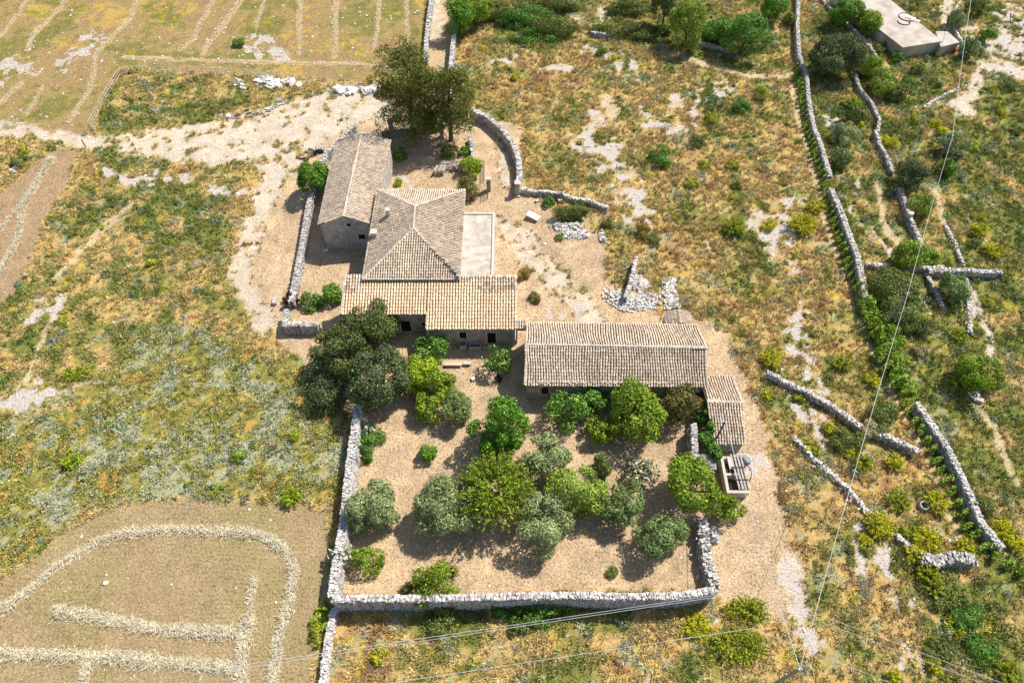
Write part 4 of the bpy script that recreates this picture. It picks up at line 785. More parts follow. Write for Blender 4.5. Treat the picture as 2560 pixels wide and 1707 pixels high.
bush(1015, 1420, 42, 'scrubg', 'shaded bramble clump under the bushy tree outside the wall', .5)
bush(735, 1420, 24, 'lime', 'lime green bush outside the lower left wall corner', .8)
bush(727, 1462, 22, 'ybush', 'yellow-green bush along the narrow wall at the bottom left', .7)
bush(860, 1000, 34, 'fig', 'green growth behind the upper cactus along the wall', .7, asp=.8)
bush(838, 1045, 20, 'fig', 'green shrub below the upper cactus inside the left wall', .7)
tree(718, 414, 37, 'bright', 'dense dark green tree squeezed between yard wall and chapel', 1.0, 1.05, .14, 2.6, 14, name='evergreen_tree')
bush(912, 355, 20, 'fig', 'dark green bush against the far side of the chapel', 1.2)
bush(912, 418, 11, 'lime', 'small bright plant between chapel and farmhouse roof', 1.0)
bush(1078, 388, 27, 'lime', 'glowing lime green shrub next to the picket fence', 1.1, .12, 2.3, 12)
bush(1078, 432, 30, 'brown', 'brownish green round bush at the back corner of the farmhouse', 1.1, .1, 2.3, 12)
bush(1035, 352, 20, 'scrubg', 'dark low bush in the shade behind the wood pile', .8)
bush(1068, 352, 13, 'bright', 'small fresh green bush above the wood pile', .9)
bush(666, 690, 18, 'purple', 'dark purple-leaved shrub on the corner of the yard wall', 1.1, .1, 2.4)
bush(712, 692, 27, 'fig', 'green shrub right of the purple one', .9, .14); bush(758, 680, 28, 'bright', 'fresh green shrub at the left end of the farmhouse wing', .9, .13)
bush(850, 520+5, 5, 'fig', 'tuft of green growing in the corner between chapel and farmhouse', 1.4) if False else None
# tall cypresses
def conifer(bx, by, tx, ty, wpx, label, seed, low=.12, n=9000, lean=0):
    rng = np.random.default_rng(seed); x, y = g(bx, by); d = ray(tx*K, ty*K); t = y/d[1]; hgt = H+d[2]*t; R = wpx*mpp(x, y)*1.12
    th_ = thing('cypress_tree', label, 'cypress', (x, y, 0)); mb = MB(); k = 46; zs = rng.uniform(low, .93, k); pr = np.interp(zs, [low, .35, .6, .8, 1], [.7, 1, 1, .78, .35])
    a = rng.uniform(0, 6.28, k); rad = R*pr*rng.uniform(.45, .85, k)
    cs = np.stack([x+np.cos(a)*rad+lean*zs, y+np.sin(a)*rad*.9, zs*hgt], 1)
    for c_ in cs:
        q = rng.uniform(.3, .5)*R; foliage(mb, rng, c_, (q*1.25, q*1.25, q*.95), n//k, .13, 'cypress', 7, .5, 1.3)
    build(mb, 'crown', M_leaf, th_); tb = MB(); beam(tb, (x, y, -.2), (x+lean*.5, y, hgt*.5), .34, .22, 8); beam(tb, (x+lean*.5, y, hgt*.5), (x+lean*.9, y, hgt*.93), .22, .05, 7)
    for c_ in cs: beam(tb, (x+lean*c_[2]/hgt, y, max(c_[2]-.8, .8)), tuple(c_), .07, .03, 4)
    build(tb, 'trunk', M_bark, th_); return hgt
h1 = conifer(952, 318, 945, 110, 64, 'tallest broad dark cypress beyond the chapel', 11, n=26000)
h2 = conifer(1036, 322, 1052, 150, 47, 'thinner bare-limbed cypress beside the drive', 12, .2, 12000, .4)
print('cypress heights', h1, h2)
# background and slope trees
tree(1052, 40, 34, 'bright', 'green tree overhanging the walled track at the top', 1.1, 1.0, .16, 2.0, 14); tree(1085, 15, 38, 'citrus', 'green tree right of the track at the top edge', .9, .9, .16, 2.0, 14)
for i, (a, b, r_, pal, asp, lb) in enumerate([(1140, 30, 34, 'scrubg', 1.5, 'bramble thicket right of the track trees'), (1200, 42, 36, 'fig', 1.5, 'middle mound of the long bramble thicket at the top'), (1262, 62, 36, 'scrubg', 1.4, 'right-hand mound of the long bramble thicket'), (1225, 85, 26, 'fig', 1.4, 'low front edge of the bramble thicket'), (1430, 68, 34, 'scrubg', 1.6, 'dark mound of brambles above the grey wall bit'), (1500, 75, 28, 'scrubg', 1.5, 'bramble mound left of the pale poplar'), (1250, 15, 34, 'scrubg', 1.6, 'bramble mound at the very top edge'), (1640, 60, 30, 'fig', 1.1, 'dark green bush between poplar and round tree'), (1460, 20, 30, 'scrubg', 1.4, 'olive-green brush at the top edge'), (1590, 20, 20, 'scrubg', 1.2, 'dark brush behind the poplar')]):
    bush(a, b, r_*1.25, pal, lb, .5, .14, 1.9, 16, asp=asp, name='bramble_thicket', cat='brambles')
tree(1582, 55, 46, 'ygreen', 'pale yellow-green poplar at the top, paler than all around it', 1.0, 1.15, .15, 2.0, 22, .32, name='poplar_tree')
tree(1530, 12, 32, 'dark', 'dark pine at the top edge left of the poplar', 1.4, 1.0, .15, 2.0, 12, name='pine_tree')
tree(1715, 78, 54, 'fig', 'large round mid green tree at the top', .75, .75, .15, 2.1, 22, .34); tree(1655, 72, 30, 'fig', 'lesser green tree joined to the large round one', .75, .8, .15, 2.0, 12)
tree(1775, 18, 28, 'bright', 'green tree at the top just left of the boundary wall', .9, .9, .14, 2.2, 12); tree(1815, 40, 16, 'scrubg', 'small shrub-like tree close to the boundary wall at the top', .8, .9)
tree(1922, 122, 56, 'darkblue', 'big dark grey-green tree right of the boundary wall', .8, .75, .14, 2.3, 24, .32, name='carob_tree')
tree(1998, 152, 26, 'citrus', 'bright green tree touching the big dark one', .8, .9, .14, 2.1, 12); tree(1950, 25, 34, 'bright', 'green tree left of the reservoir at the top', .9, .9, .15, 2.2, 14); tree(2008, 58, 26, 'citrus', 'fresh green tree at the near left edge of the reservoir', .9, 1.0, .14, 2.2, 12); tree(1985, 45, 20, 'citrus', 'small green tree between two at the reservoir', .8, .9)
tree(2025, 190, 32, 'ygreen', 'light green bushy tree below the bright one', .7, .8, .14, 2.1, 14); tree(2065, 215, 22, 'scrubg', 'dark green bush-like tree right of the light one', .7, .8)
tree(1940, 310, 26, 'olive', 'small grey olive right of the vine row', .85, .95, .12, 2.1, 12, name='olive_tree'); tree(1925, 365, 24, 'oliveg', 'dull green tree just below the small grey olive', .8, .9, .12, 2.0, 10); tree(1965, 262, 22, 'scrubg', 'dark green bushy tree above the small grey olive', .8, .9)
tree(2088, 403, 36, 'darkblue', 'dark olive tree at the head of the terrace wall', .8, .85, .13, 2.2, 16, name='olive_tree'); tree(2115, 470, 26, 'ygreen', 'yellow-green bush tree over the terrace wall', .8, .9, .12, 2.1, 12)
tree(2098, 585, 36, 'citrus', 'bright green tree on the cross wall under the cable', .8, .8, .14, 2.2, 16); tree(2138, 590, 20, 'citrus', 'little bright tree right of the one on the cross wall', .8, .9)
tree(2055, 650, 48, 'scrubg', 'wide grey-green tree below the cross wall', .6, .65, .13, 2.2, 20, name='olive_tree'); tree(2070, 712, 44, 'scrubg', 'grey-green tree by the tilted pole', .7, .7, .13, 2.2, 18, name='olive_tree'); tree(2100, 690, 24, 'oliveg', 'small tree tucked right of the tilted pole top', .7, .8)
tree(2195, 662, 32, 'oliveg', 'round grey-green tree below the right part of the cross wall', .8, .85, .12, 2.2, 14); tree(2252, 852, 47, 'citrus', 'solitary fresh green tree on the right slope', .75, .85, .13, 2.3, 22, .34)
tree(2190, 330, 29, 'olive', 'grey olive behind the far pole top', .8, .9, .12, 2.1, 14, name='olive_tree'); tree(2178, 385, 20, 'bright', 'bright bush-like tree just below the grey olive at the pole', .8, .9); tree(2232, 115, 22, 'oliveg', 'dull green tree behind the leaning pole by the quarry', .8, .9); tree(2200, 45, 20, 'olive', 'grey olive near the kerb wall in the upper right', .8, .9, name='olive_tree'); tree(2270, 82, 16, 'bright', 'small green tree above the white rock patch', .8, .9); tree(2240, 15, 20, 'scrubg', 'dark green tree at the top right', .8, .9)
tree(2030, 755, 30, 'citrus', 'bushy vine mass at the base of the tilted pole', .6, .8, .13, 2.0, 12, name='small_tree'); tree(2125, 745, 22, 'scrubg', 'small dark tree right of the vine mass', .7, .8)
ylab = [(1872, 477, 21, 'yellow', 'bright yellow broom just left of the vine row'), (1840, 518, 30, 'yellow', 'largest bright yellow broom beside the white rock'), (1767, 518, 16, 'yellow', 'small yellow broom left of the large one'), (1686, 522, 27, 'ybush', 'yellow-green broom left of the white rock band'), (1514, 360, 27, 'fig', 'dark green bush alone in the golden grass'), (1590, 422, 15, 'ybush', 'small yellow-green broom below the dark green bush'), (1620, 378, 14, 'ybush', 'small green broom in the centre-right grass'), (1683, 380, 14, 'ybush', 'green broom right of its like in the centre-right grass'), (1692, 425, 12, 'scrubg', 'tiny dark broom above the rock band'), (1605, 325, 20, 'scrubg', 'dull green bush near the upper rock shelf'), (1635, 238, 22, 'oliveg', 'grey-green bush on the upper rock shelf'), (1700, 245, 20, 'fig', 'dark green bush right of the rock shelf'), (1632, 272, 17, 'ybush', 'yellow bush at the lower lip of the rock shelf'), (1752, 205, 15, 'ybush', 'small yellow-green bush high in the right field'), (1742, 225, 13, 'scrubg', 'small green bush under the high yellow one'), (1382, 120, 14, 'fig', 'dark green sprig by the upper stone outcrop'), (1405, 135, 11, 'yellow', 'tiny yellow broom by the upper stone outcrop'),
 (1205, 628, 18, 'rust', 'round reddish bush on the pale yard right of the farmhouse'), (1228, 685, 16, 'brown', 'small brown bush below the reddish one'), (1395, 515, 16, 'scrubg', 'dark bush over the grey stone pile'), (1295, 492, 30, 'scrubg', 'low clipped hedge above the two stone heaps'), (1260, 465, 16, 'fig', 'green plant among scattered slabs by the gate'), (1330, 470, 16, 'scrubg', 'green plant below the low wall'), (1285, 545, 10, 'fig', 'small dark plant on the lower stone heap'), (1480, 530, 20, 'rust', 'brown bush right of the stone heaps'), (1500, 550, 18, 'scrubg', 'dark green brush below the brown bush'),
 (1770, 825, 22, 'yellow', 'yellow broom at the top of the slanting wall'), (1758, 905, 13, 'yellow', 'yellow broom left of the slanting wall'), (1838, 912, 14, 'ybush', 'green-yellow broom on the slanting wall'), (1935, 835, 20, 'ybush', 'yellow-green broom right of the long rock'), (2005, 875, 18, 'yellow', 'yellow broom beside the cable above the vines'), (2030, 962, 38, 'scrubg', 'dark green bush below the slanting wall gap'), (1945, 1010, 34, 'scrubg', 'dark bush under the slanting wall'), (1990, 985, 26, 'dryb', 'dry grey bush lying across the slanting wall'), (1905, 985, 16, 'yellow', 'yellow broom above the dark bush'), (1950, 1038, 15, 'yellow', 'yellow broom at the foot of the dark bush'), (1980, 1065, 22, 'ybush', 'spiky green broom in the lower right'), (2055, 1065, 20, 'yellow', 'yellow broom left of the vines, upper one'), (1850, 1020, 16, 'yellow', 'yellow broom on the collapsed stone line'), (1872, 1035, 14, 'ybush', 'broom right beside that on the collapsed line'), (2060, 1150, 26, 'ybush', 'spiky green broom left of the concrete ring'), (2150, 1155, 26, 'yellow', 'yellow broom right of the concrete ring'), (2015, 1205, 30, 'yellow', 'large round yellow broom above the lower rocks'), (2050, 1210, 12, 'ybush', 'small broom touching the large round one'), (1985, 1245, 16, 'yellow', 'yellow broom left of the lower rocks'), (2125, 1240, 28, 'yellow', 'yellow broom behind the thin low wall'), (2100, 1275, 24, 'yellow', 'yellow broom in front of the thin low wall'), (2080, 1220, 14, 'ybush', 'small broom above the thin wall'), (2215, 1258, 22, 'yellow', 'flat yellow broom next to the small slab'), (2130, 1320, 26, 'ybush', 'broom below the broad wall end'), (2140, 1350, 24, 'ybush', 'second broom down the slope from the broad wall end'), (2300, 1215, 24, 'yellow', 'yellow broom right of the boundary wall end'), (2330, 1250, 20, 'yellow', 'yellow broom lowest beside the boundary wall'), (2265, 1165, 26, 'scrubg', 'green bush right of the lower boundary wall'), (2170, 1385, 34, 'scrubg', 'green thicket in the lower right corner, upper part'), (2220, 1420, 44, 'fig', 'large green thicket in the lower right corner'), (2245, 1490, 40, 'fig', 'lowest large green thicket near the corner'), (2190, 1440, 24, 'yellow', 'yellow flowering patch inside the green thicket'), (2150, 1500, 30, 'scrubg', 'olive-green thicket left of the large green one'), (2140, 1530, 18, 'yellow', 'yellow broom low by the bottom rocks'), (2310, 1545, 26, 'ybush', 'pale green broom at the bottom right corner'), (2055, 1555, 18, 'yellow', 'yellow broom at the bottom edge under the wire'),
 (1905, 315, 10, 'yellow', 'tiny yellow broom near the upper boundary wall'), (2145, 287, 14, 'yellow', 'yellow broom below the white kerb stones'), (2095, 275, 12, 'ybush', 'small broom left of the yellow pair'), (2160, 305, 13, 'yellow', 'yellow broom next to the olive at the far pole'), (2228, 335, 16, 'yellow', 'golden bush right of the far pole olive'), (2040, 330, 18, 'yellow', 'yellow broom on the winding terrace wall'), (1975, 290, 12, 'yellow', 'small yellow broom left of the winding terrace wall'), (1960, 240, 18, 'lime', 'lime bush between the boundary wall and winding wall'), (2250, 530, 20, 'yellow', 'yellow broom on the right slope, middle one'), (2235, 555, 16, 'scrubg', 'green bush left of the middle right broom'), (2280, 575, 22, 'yellow', 'yellow broom lower on the far right slope'), (2250, 500, 14, 'ybush', 'broom above the middle right one'), (2265, 690, 14, 'ybush', 'small broom near the right edge below the cross wall'), (2120, 800, 20, 'dryb', 'dry brown bush right of the thick vines'), (2190, 870, 12, 'ybush', 'small broom left of the solitary tree'), (2300, 640, 14, 'scrubg', 'green bush past the free end of the cross wall'), (2205, 770, 18, 'ybush', 'light green bush above the solitary tree'), (2140, 265, 10, 'scrubg', 'tiny green bush under the white kerb stones'), (2200, 310, 12, 'scrubg', 'green bush above the golden one'), (2110, 165, 16, 'scrubg', 'green bush on the slope below the reservoir'), (2085, 190, 14, 'fig', 'green bush left along the reservoir slope'), (2150, 190, 14, 'scrubg', 'dark bush right along the reservoir slope'), (2060, 130, 18, 'fig', 'green bush just under the reservoir wall'), (2020, 110, 16, 'scrubg', 'green bush behind the thin slanting wall'), (2320, 205, 16, 'scrubg', 'green bush right of the pale track'), (2300, 260, 10, 'yellow', 'tiny yellow broom right of the pale track end'), (2330, 300, 14, 'scrubg', 'green bush near the right edge in the upper half'),
 (550, 95, 15, 'fig', 'dark green bush alone in the upper left field'), (45, 370, 20, 'scrubg', 'dark shrub at the far left between stubble fields'), (50, 345, 14, 'ybush', 'yellow-green shrub above the dark one at far left'), (670, 1142, 22, 'lime', 'lime green bush at the edge of the mown field'), (680, 1003, 16, 'lime', 'lime green bush in the grey herbs'), (168, 1062, 20, 'lime', 'lime green bush far left in the grey herbs'), (548, 1045, 18, 'ygreen', 'pale green bush in the middle of the grey herbs'), (180, 860, 26, 'scrubg', 'feathery green bush above the grey herbs at left'), (230, 520, 8, 'lime', 'tiny lime plant in the left grass'), (390, 556, 10, 'lime', 'small lime plant in the green left meadow'), (345, 605, 12, 'yellow', 'small yellow broom in the left meadow'), (330, 1335, 1, 'fig', 'x'),
 (868, 1505, 20, 'yellow', 'round yellow-green broom near the bottom centre-left'), (1720, 1400, 40, 'scrubg', 'feathery green clump right of the courtyard front corner'), (1690, 1480, 52, 'ybush', 'large feathery olive-green clump at the bottom'), (1600, 1440, 30, 'yellow', 'orange-yellow flowering patch below the front wall'), (1405, 1312, 14, 'scrubg', 'dark withered clump on the dry grass inside the front wall'), (640, 1075+100, 1, 'fig', 'x'), (1205, 962, 12, 'ygreen', 'small pale sapling right of the dense evergreen'), (930, 790+20, 1, 'fig', 'x'), (1110, 85+30, 11, 'yellow', 'tiny yellow broom below the track trees'), (1185, 175, 12, 'yellow', 'tiny yellow plant by the drive wall'), (1145, 130, 10, 'fig', 'x')]
for a in ylab:
    if a[4] == 'x' or a[2] < 3: continue
    if a[3] == 'scrubg': a = (*a[:3], 'ybush' if 'feathery' in a[4] else 'scrubg', a[4])
    st = 'spiky' if a[3] in ('yellow', 'ybush', 'lime') and a[2] > 17 else 'round'
    bush(*a[:5], squash=.35 if ('feathery' in a[4] or 'patch' in a[4] or 'thicket' in a[4]) else .75, style=st, leaf=.095, cover=2.0, name='broom_bush' if 'broom' in a[4] else 'shrub', cat='broom' if 'broom' in a[4] else 'shrub', asp=1.8 if 'hedge' in a[4] else 1.35 if 'feathery' in a[4] else 1.0)
# vines in a row
vr = [(1833, 150), (1845, 230), (1862, 320), (1888, 400), (1913, 500), (1943, 590), (1975, 670), (2003, 745), (2045, 845), (2085, 930), (2122, 1000), (2152, 1060), (2190, 1140), (2222, 1210), (2268, 1268), (2345, 1312)]
vw = [g(a, b, .5) for a, b in vr]; VP_, vl = resample(vw, 1.12); rng = np.random.default_rng(4)
protos = []
for i, (vx, vy) in enumerate(VP_):
    X_, Y_ = toO(vx, vy); thick = 655 < Y_ < 905
    if i < 6:
        mb = MB(); foliage(mb, rng, (0, 0, .55), (.72, .26, .55), 240, .12, 'vine', 7, .5, .9, style='round'); o = build(mb, 'vine_plant', M_leaf); protos.append(o)
    else:
        o = protos[i % 6].copy(); SC.collection.objects.link(o)
    s_ = rng.uniform(.95, 1.3)*(1.45 if thick else 1); o.location = (vx, vy, Tz(vx, vy)); o.rotation_euler = (0, 0, rng.uniform(-.2, .2)+(3.14 if i % 2 else 0)+.6); o.scale = (s_, s_, s_*(1.15 if thick else 1))
    tag(o, 'leafy young vine in the long row beside the boundary wall', 'vine', 'vines planted in a row along the boundary wall')
for i, (a, b, r_) in enumerate([(1995, 700, 30), (2020, 735, 30), (2045, 780, 28), (2068, 830, 32), (2085, 880, 26), (2025, 690, 26)]):
    bush(a, b, r_, 'vine', ['uppermost lump of the overgrown vine hedge', 'vine hedge lump behind the tilted pole foot', 'narrow middle lump of the overgrown vine hedge', 'fullest lump of the overgrown vine hedge', 'lowest lump of the overgrown vine hedge above the wall', 'side lump of the vine hedge towards the grey-green tree'][i], .8, .15, 2.0, 12, name='vine_thicket', cat='vine')
# prickly pears
def cactus(ox, oy, rpx, label, seed, h=1.6, n=150):
    rng = np.random.default_rng(seed); x, y = g(ox, oy, h*.5); R = rpx*mpp(x, y); tz = Tz(x, y); t = thing('prickly_pear', label, 'cactus', (x, y, tz)); mb = MB()
    an = np.arange(8)*math.pi/4
    for i in range(n):
        a = rng.uniform(0, 6.28); q = math.sqrt(rng.uniform(0, 1)); c = np.array([x+math.cos(a)*q*R, y+math.sin(a)*q*R*.8, tz+.25+(h*(1-.45*q*q)-.25)*rng.uniform(.25, 1)])
        u = rng.normal(size=3); u[2] = abs(u[2])+.6; u /= np.linalg.norm(u); v = np.cross(u, rng.normal(size=3)); v /= np.linalg.norm(v); w2 = np.cross(u, v); L_ = rng.uniform(.16, .26); W_ = L_*.62
        ring = [c+u*math.cos(s)*L_+v*math.sin(s)*W_ for s in an]; V = ring+[c+w2*.045, c-w2*.045]
        C = np.array([(.34, .38, .25), (.42, .43, .30), (.24, .30, .18), (.52, .50, .34)][rng.integers(0, 4)])*rng.uniform(.8, 1.15)
        mb.add(V, [[k, (k+1) % 8, 8] for k in range(8)]+[[(k+1) % 8, k, 9] for k in range(8)], C)
    build(mb, 'pads', mat('cactus_pad', attr=True, rough=.6) if 'cactus_pad' not in bpy.data.materials else bpy.data.materials['cactus_pad'], t)
    tb = MB()
    for i in range(6): a = i; beam(tb, (x+.2*math.cos(a), y+.2*math.sin(a), tz-.1), (x+R*.5*math.cos(a), y+R*.4*math.sin(a), tz+h*.6), .1, .06)
    build(tb, 'stem', M_bark, t)
cactus(1472, 1082, 44, 'wide prickly pear in the right half of the orchard', 1, 1.7, 260); cactus(843, 990, 30, 'prickly pear leaning on the upper left courtyard wall', 2, 1.9, 130); cactus(822, 1030, 16, 'small prickly pear draped over the left wall top', 3, 2.3, 45); cactus(786, 1275, 34, 'pale prickly pear straddling the lower left courtyard wall', 4, 2.4, 150)

# ------------------------------------------------------------------ ground cover
rng = np.random.default_rng(42)
def blades(mb, P, ln, wd, C, lean=.6, up=1.0):
    n = len(P); a = rng.uniform(0, 2*math.pi, n); l = ln*rng.uniform(.6, 1.35, n); k = lean*rng.uniform(.2, 1.2, n)
    d = np.stack([np.cos(a)*k, np.sin(a)*k, np.full(n, up)*rng.uniform(.5, 1, n)], 1); d /= np.linalg.norm(d, axis=1)[:, None]
    s = np.stack([-np.sin(a), np.cos(a), np.zeros(n)], 1)*(wd*rng.uniform(.6, 1.4, n))[:, None]
    tilt = rng.normal(0, .5, n); s = s+d*0; s[:, 2] += tilt*wd
    V = np.stack([P-s, P+s, P+d*l[:, None]], 1); mb.add(V.reshape(-1, 3), np.arange(n*3).reshape(n, 3), C)
def inview(x, y, m=90):
    X, Y = toO(x, y); return (X > -m) & (X < 2352+m) & (Y > -m) & (Y < 1568+m)
def pts(density, area=((-100, 100), (6, 126))):
    n = int(density*(area[0][1]-area[0][0])*(area[1][1]-area[1][0])); x = rng.uniform(*area[0], n); y = rng.uniform(*area[1], n); k = inview(x, y); return x[k], y[k]
foot = [[(hx0, hy0), (hx1, hy0), (hx1, hy1), (hx0, hy1)], [CBL, CBR, CTR, CTL], [(wx0, 44.4), (wx1, 44.4), (wx1, 50.3), (wx0, 50.3)], [(tx0, ty0), (tx1, ty0), (tx1, ty1), (tx0, ty1)], [bfl, bfr, bbr, bbl], [Q0, Q1, Q2, Q3], [F0, F1, A1, A0], [(x_, y_) for x_, y_ in ((C3[0]-.3, C2[1]), (C2[0], C2[1]), (C2[0], C1[1]), (C3[0]-.3, C1[1]))]]
def free(x, y):
    k = np.ones(x.shape, bool)
    for f_ in foot: k &= sdf(x, y, [tuple(q) for q in f_]) < .02
    return k
# scrub tufts
x, y = pts(15); r = classify(x, y)
sc_ = (1-np.clip(np.maximum.reduce([r['yard'], r['pale'], r['fd'], r['fe'], r['fc'], r['track']]), 0, 1))*(r['rock'] < .5)*(1-.9*r['path'])
dn = fbm(x, y, 1.3, 91, 3); keep = (rng.uniform(0, 1, len(x)) < sc_*np.clip((dn-.28)*3, .15, 1)) & free(x, y); x, y = x[keep], y[keep]
r = {k: (v[keep] if isinstance(v, np.ndarray) else v) for k, v in r.items()}; N = len(x); print('tufts', N)
nb = 9; hs = .55+.75*fbm(x, y, 2.6, 93, 2)*rng.uniform(.6, 1.3, N); tc_ = scrubcol(x, y, r, rng.normal(0, .09, N)); tone = np.exp(rng.normal(.06, .26, N))[:, None]; tc_ = np.clip(tc_*tone, .02, .9)
herb = rng.uniform(0, 1, N) < (r['herb']*.85+.22*r['green']+.12)
tz = T(x, y); mb = MB(); i = np.repeat(np.where(~herb)[0], nb); P = np.stack([x[i]+rng.normal(0, .09, len(i)), y[i]+rng.normal(0, .09, len(i)), tz[i]-.02], 1)
C = np.clip(tc_[i]*(1+rng.normal(0, .15, (len(i), 1))), .02, .95); blades(mb, P, .5*hs[i], .045, C, .8)
tag(build(mb, 'wild_grass', M_straw), 'tall golden and olive wild grass covering the open ground', 'grass', kind='stuff')
mb = MB(); nb = 10; i = np.repeat(np.where(herb)[0], nb); rr_h = .24; P = np.stack([x[i]+rng.normal(0, .15, len(i)), y[i]+rng.normal(0, .15, len(i)), tz[i]+rng.uniform(.03, .5, len(i))*hs[i]], 1)
C = np.clip(tc_[i]*(1+rng.normal(0, .18, (len(i), 1))), .02, .95); leaves(mb, rng, P, .1, C, 1.1)
tag(build(mb, 'wild_herbs', M_leaf), 'leafy grey-green and yellow wild herbs among the grass', 'wild plants', kind='stuff')
def clumps(n0, wf_, pals, name, label, r0, r1, per, leafs, cat):
    x, y = pts(n0/23000.*1.0) if False else (rng.uniform(-95, 95, n0), rng.uniform(8, 124, n0)); k = inview(x, y); x, y = x[k], y[k]; r = classify(x, y)
    bare = 1-np.clip(np.maximum.reduce([r['yard'], r['pale'], r['fd'], r['fe'], r['fc'], r['track'], r['path']]), 0, 1); k = (rng.uniform(0, 1, len(x)) < wf_(r, x, y)*bare) & (r['rock'] < .45) & free(x, y); x, y = x[k], y[k]; N = len(x); print(name, N)
    R_ = rng.uniform(r0, r1, N); i = np.repeat(np.arange(N), per); n = len(i); e = rng.normal(size=(n, 3)); e[:, 2] = abs(e[:, 2]); e /= np.linalg.norm(e, axis=1)[:, None]
    rad = R_[i]*rng.uniform(.65, 1.05, n)*(1+.35*(fbm(e[:, 0]*2.5+i, e[:, 1]*2.5, .7, 2, 2)-.5)*2); P = np.stack([x[i], y[i], T(x, y)[i]], 1)+e*np.stack([rad, rad, rad*.8], 1)
    pi_ = rng.integers(0, len(pals), N); pa = np.array([(PAL[q]+PAL[q])[:4] for q in pals]); C = pa[pi_[i], rng.integers(0, 4, n)]*np.exp(rng.normal(0, .2, N))[i][:, None]*rng.uniform(.7, 1.3, (n, 1))
    mb = MB(); leaves(mb, rng, P, leafs, np.clip(C, .01, .85), 1.1, e); tag(build(mb, name, M_leaf), label, cat, kind='stuff')
clumps(9000, lambda r, x, y: np.clip(.10+.5*r['green']+.25*r['herb'], 0, 1)*sstep(fbm(x, y, 5, 33), .38, .6), ['scrubg', 'scrubg', 'ybush', 'oliveg', 'grey', 'fig'], 'low_scrub', 'knee-high green and grey scrub scattered through the wild grass', .25, .75, 90, .11, 'scrub')
clumps(3500, lambda r, x, y: np.clip(.12+.35*r['green']+.3*r['herb'], 0, 1)*sstep(fbm(x, y, 7, 37), .42, .62), ['yellow', 'ybush', 'rust', 'dryb'], 'flowering_scrub', 'small yellow and russet clumps scattered through the wild grass', .2, .5, 60, .09, 'scrub')
# yards: short dry stalks
x, y = pts(34, ((-34, 34), (12, 80))); r = classify(x, y); k = (rng.uniform(0, 1, len(x)) < np.clip(r['yard']*(1-r['track']), 0, 1)) & free(x, y) & (r['rock'] < .55); x, y = x[k], y[k]; N = len(x); print('stalks', N)
b_ = fbm(x, y, 1.4, 95, 3); C = np.array([.74, .55, .35])*(.5+.8*b_)[:, None]*rng.uniform(.45, 1.4, (N, 1)); g_ = rng.uniform(0, 1, N) < .03; C[g_] = (.2, .22, .07)
mb = MB(); blades(mb, np.stack([x, y, T(x, y)+.0], 1), .24, .028, np.clip(C, .02, .95), 1.6, .5)
tag(build(mb, 'dry_grass', M_straw), 'short sun-bleached dry grass of the yards and orchard', 'grass', kind='stuff')
# fields stubble
x, y = pts(26); r = classify(x, y); fm = np.clip(np.maximum.reduce([r['fd'], r['fe'], r['fc']]), 0, 1)
k = rng.uniform(0, 1, len(x)) < fm*(.5+.5*r['fe']); x, y = x[k], y[k]; r = {q: v[k] for q, v in r.items()}; N = len(x); print('stubble', N)
wv = fbm(x, y, 9, 12, 2)*2.4; y = np.where(r['fe'] > .5, np.round((y+wv)/.37)*.37-wv+rng.normal(0, .035, N), y)
C = np.where((rng.uniform(0, 1, N) < .12+.75*sstep(fbm(x, y, 5, 71, 4), .44, .62))[:, None], HC['olive']*.85, np.array([.62, .46, .27]))*rng.uniform(.5, 1.35, (N, 1)); yl = (rng.uniform(0, 1, N) < .5*sstep(fbm(x, y, 6, 73, 3), .56, .66))*(r['fd'] > .5); C[yl > 0] = HC['yellow']*.9
mb = MB(); blades(mb, np.stack([x, y, T(x, y)-.01], 1), .19, .034, C, 1.1, .8); tag(build(mb, 'stubble', M_straw), 'short cut stubble rows on the mown fields', 'stubble', kind='stuff')
# straw windrows
def straw(L, name, label, dens, hm, ln):
    xs = []
    mb = MB()
    for pp, rp in L:
        w_ = [g(a, b) for a, b in pp]; C_, l_ = resample(w_, .1); R = rp*mpp(*w_[len(w_)//2])*1.0; n = int(l_*2*R*dens); t = rng.integers(0, len(C_), n); a = rng.normal(0, .42, n)*R; D = np.gradient(C_, axis=0); D /= np.linalg.norm(D, axis=1)[:, None]
        mod = .45+1.1*fbm(t*.1, t*0., 1.6, 5, 3)
        x = C_[t, 0]-D[t, 1]*a*mod+rng.normal(0, .12, n); y = C_[t, 1]+D[t, 0]*a*mod+rng.normal(0, .12, n); z = T(x, y)+hm*np.exp(-(a/R)**2*2.2)*rng.uniform(.2, 1, n)*mod
        Cc = np.array([.84, .74, .52])*rng.uniform(.55, 1.12, (n, 1))*np.where(rng.uniform(0, 1, n) < .12, .6, 1)[:, None]
        blades(mb, np.stack([x, y, z], 1), ln, .03, np.clip(Cc, .05, .92), 2.2, .5)
    tag(build(mb, name, M_straw), label, 'straw', kind='stuff')
straw([(p_, q_*1.35) for p_, q_ in WIN_E], 'straw_windrow', 'thick pale swaths of cut straw on the lower left field', 130, .34, .42)
straw(WIN_D, 'hay_windrow', 'thin tan hay swaths across the upper left field', 45, .16, .32)

# ------------------------------------------------------------------ small objects
def pxbox(name, ox, oy, half, z, az, m, label, cat, tilt=0):
    c = G(ox, oy, z); mb = MB(); obox(mb, (*c, z), half, az, tilt); return tag(build(mb, name, m, loc=(*c, 0)), label, cat)
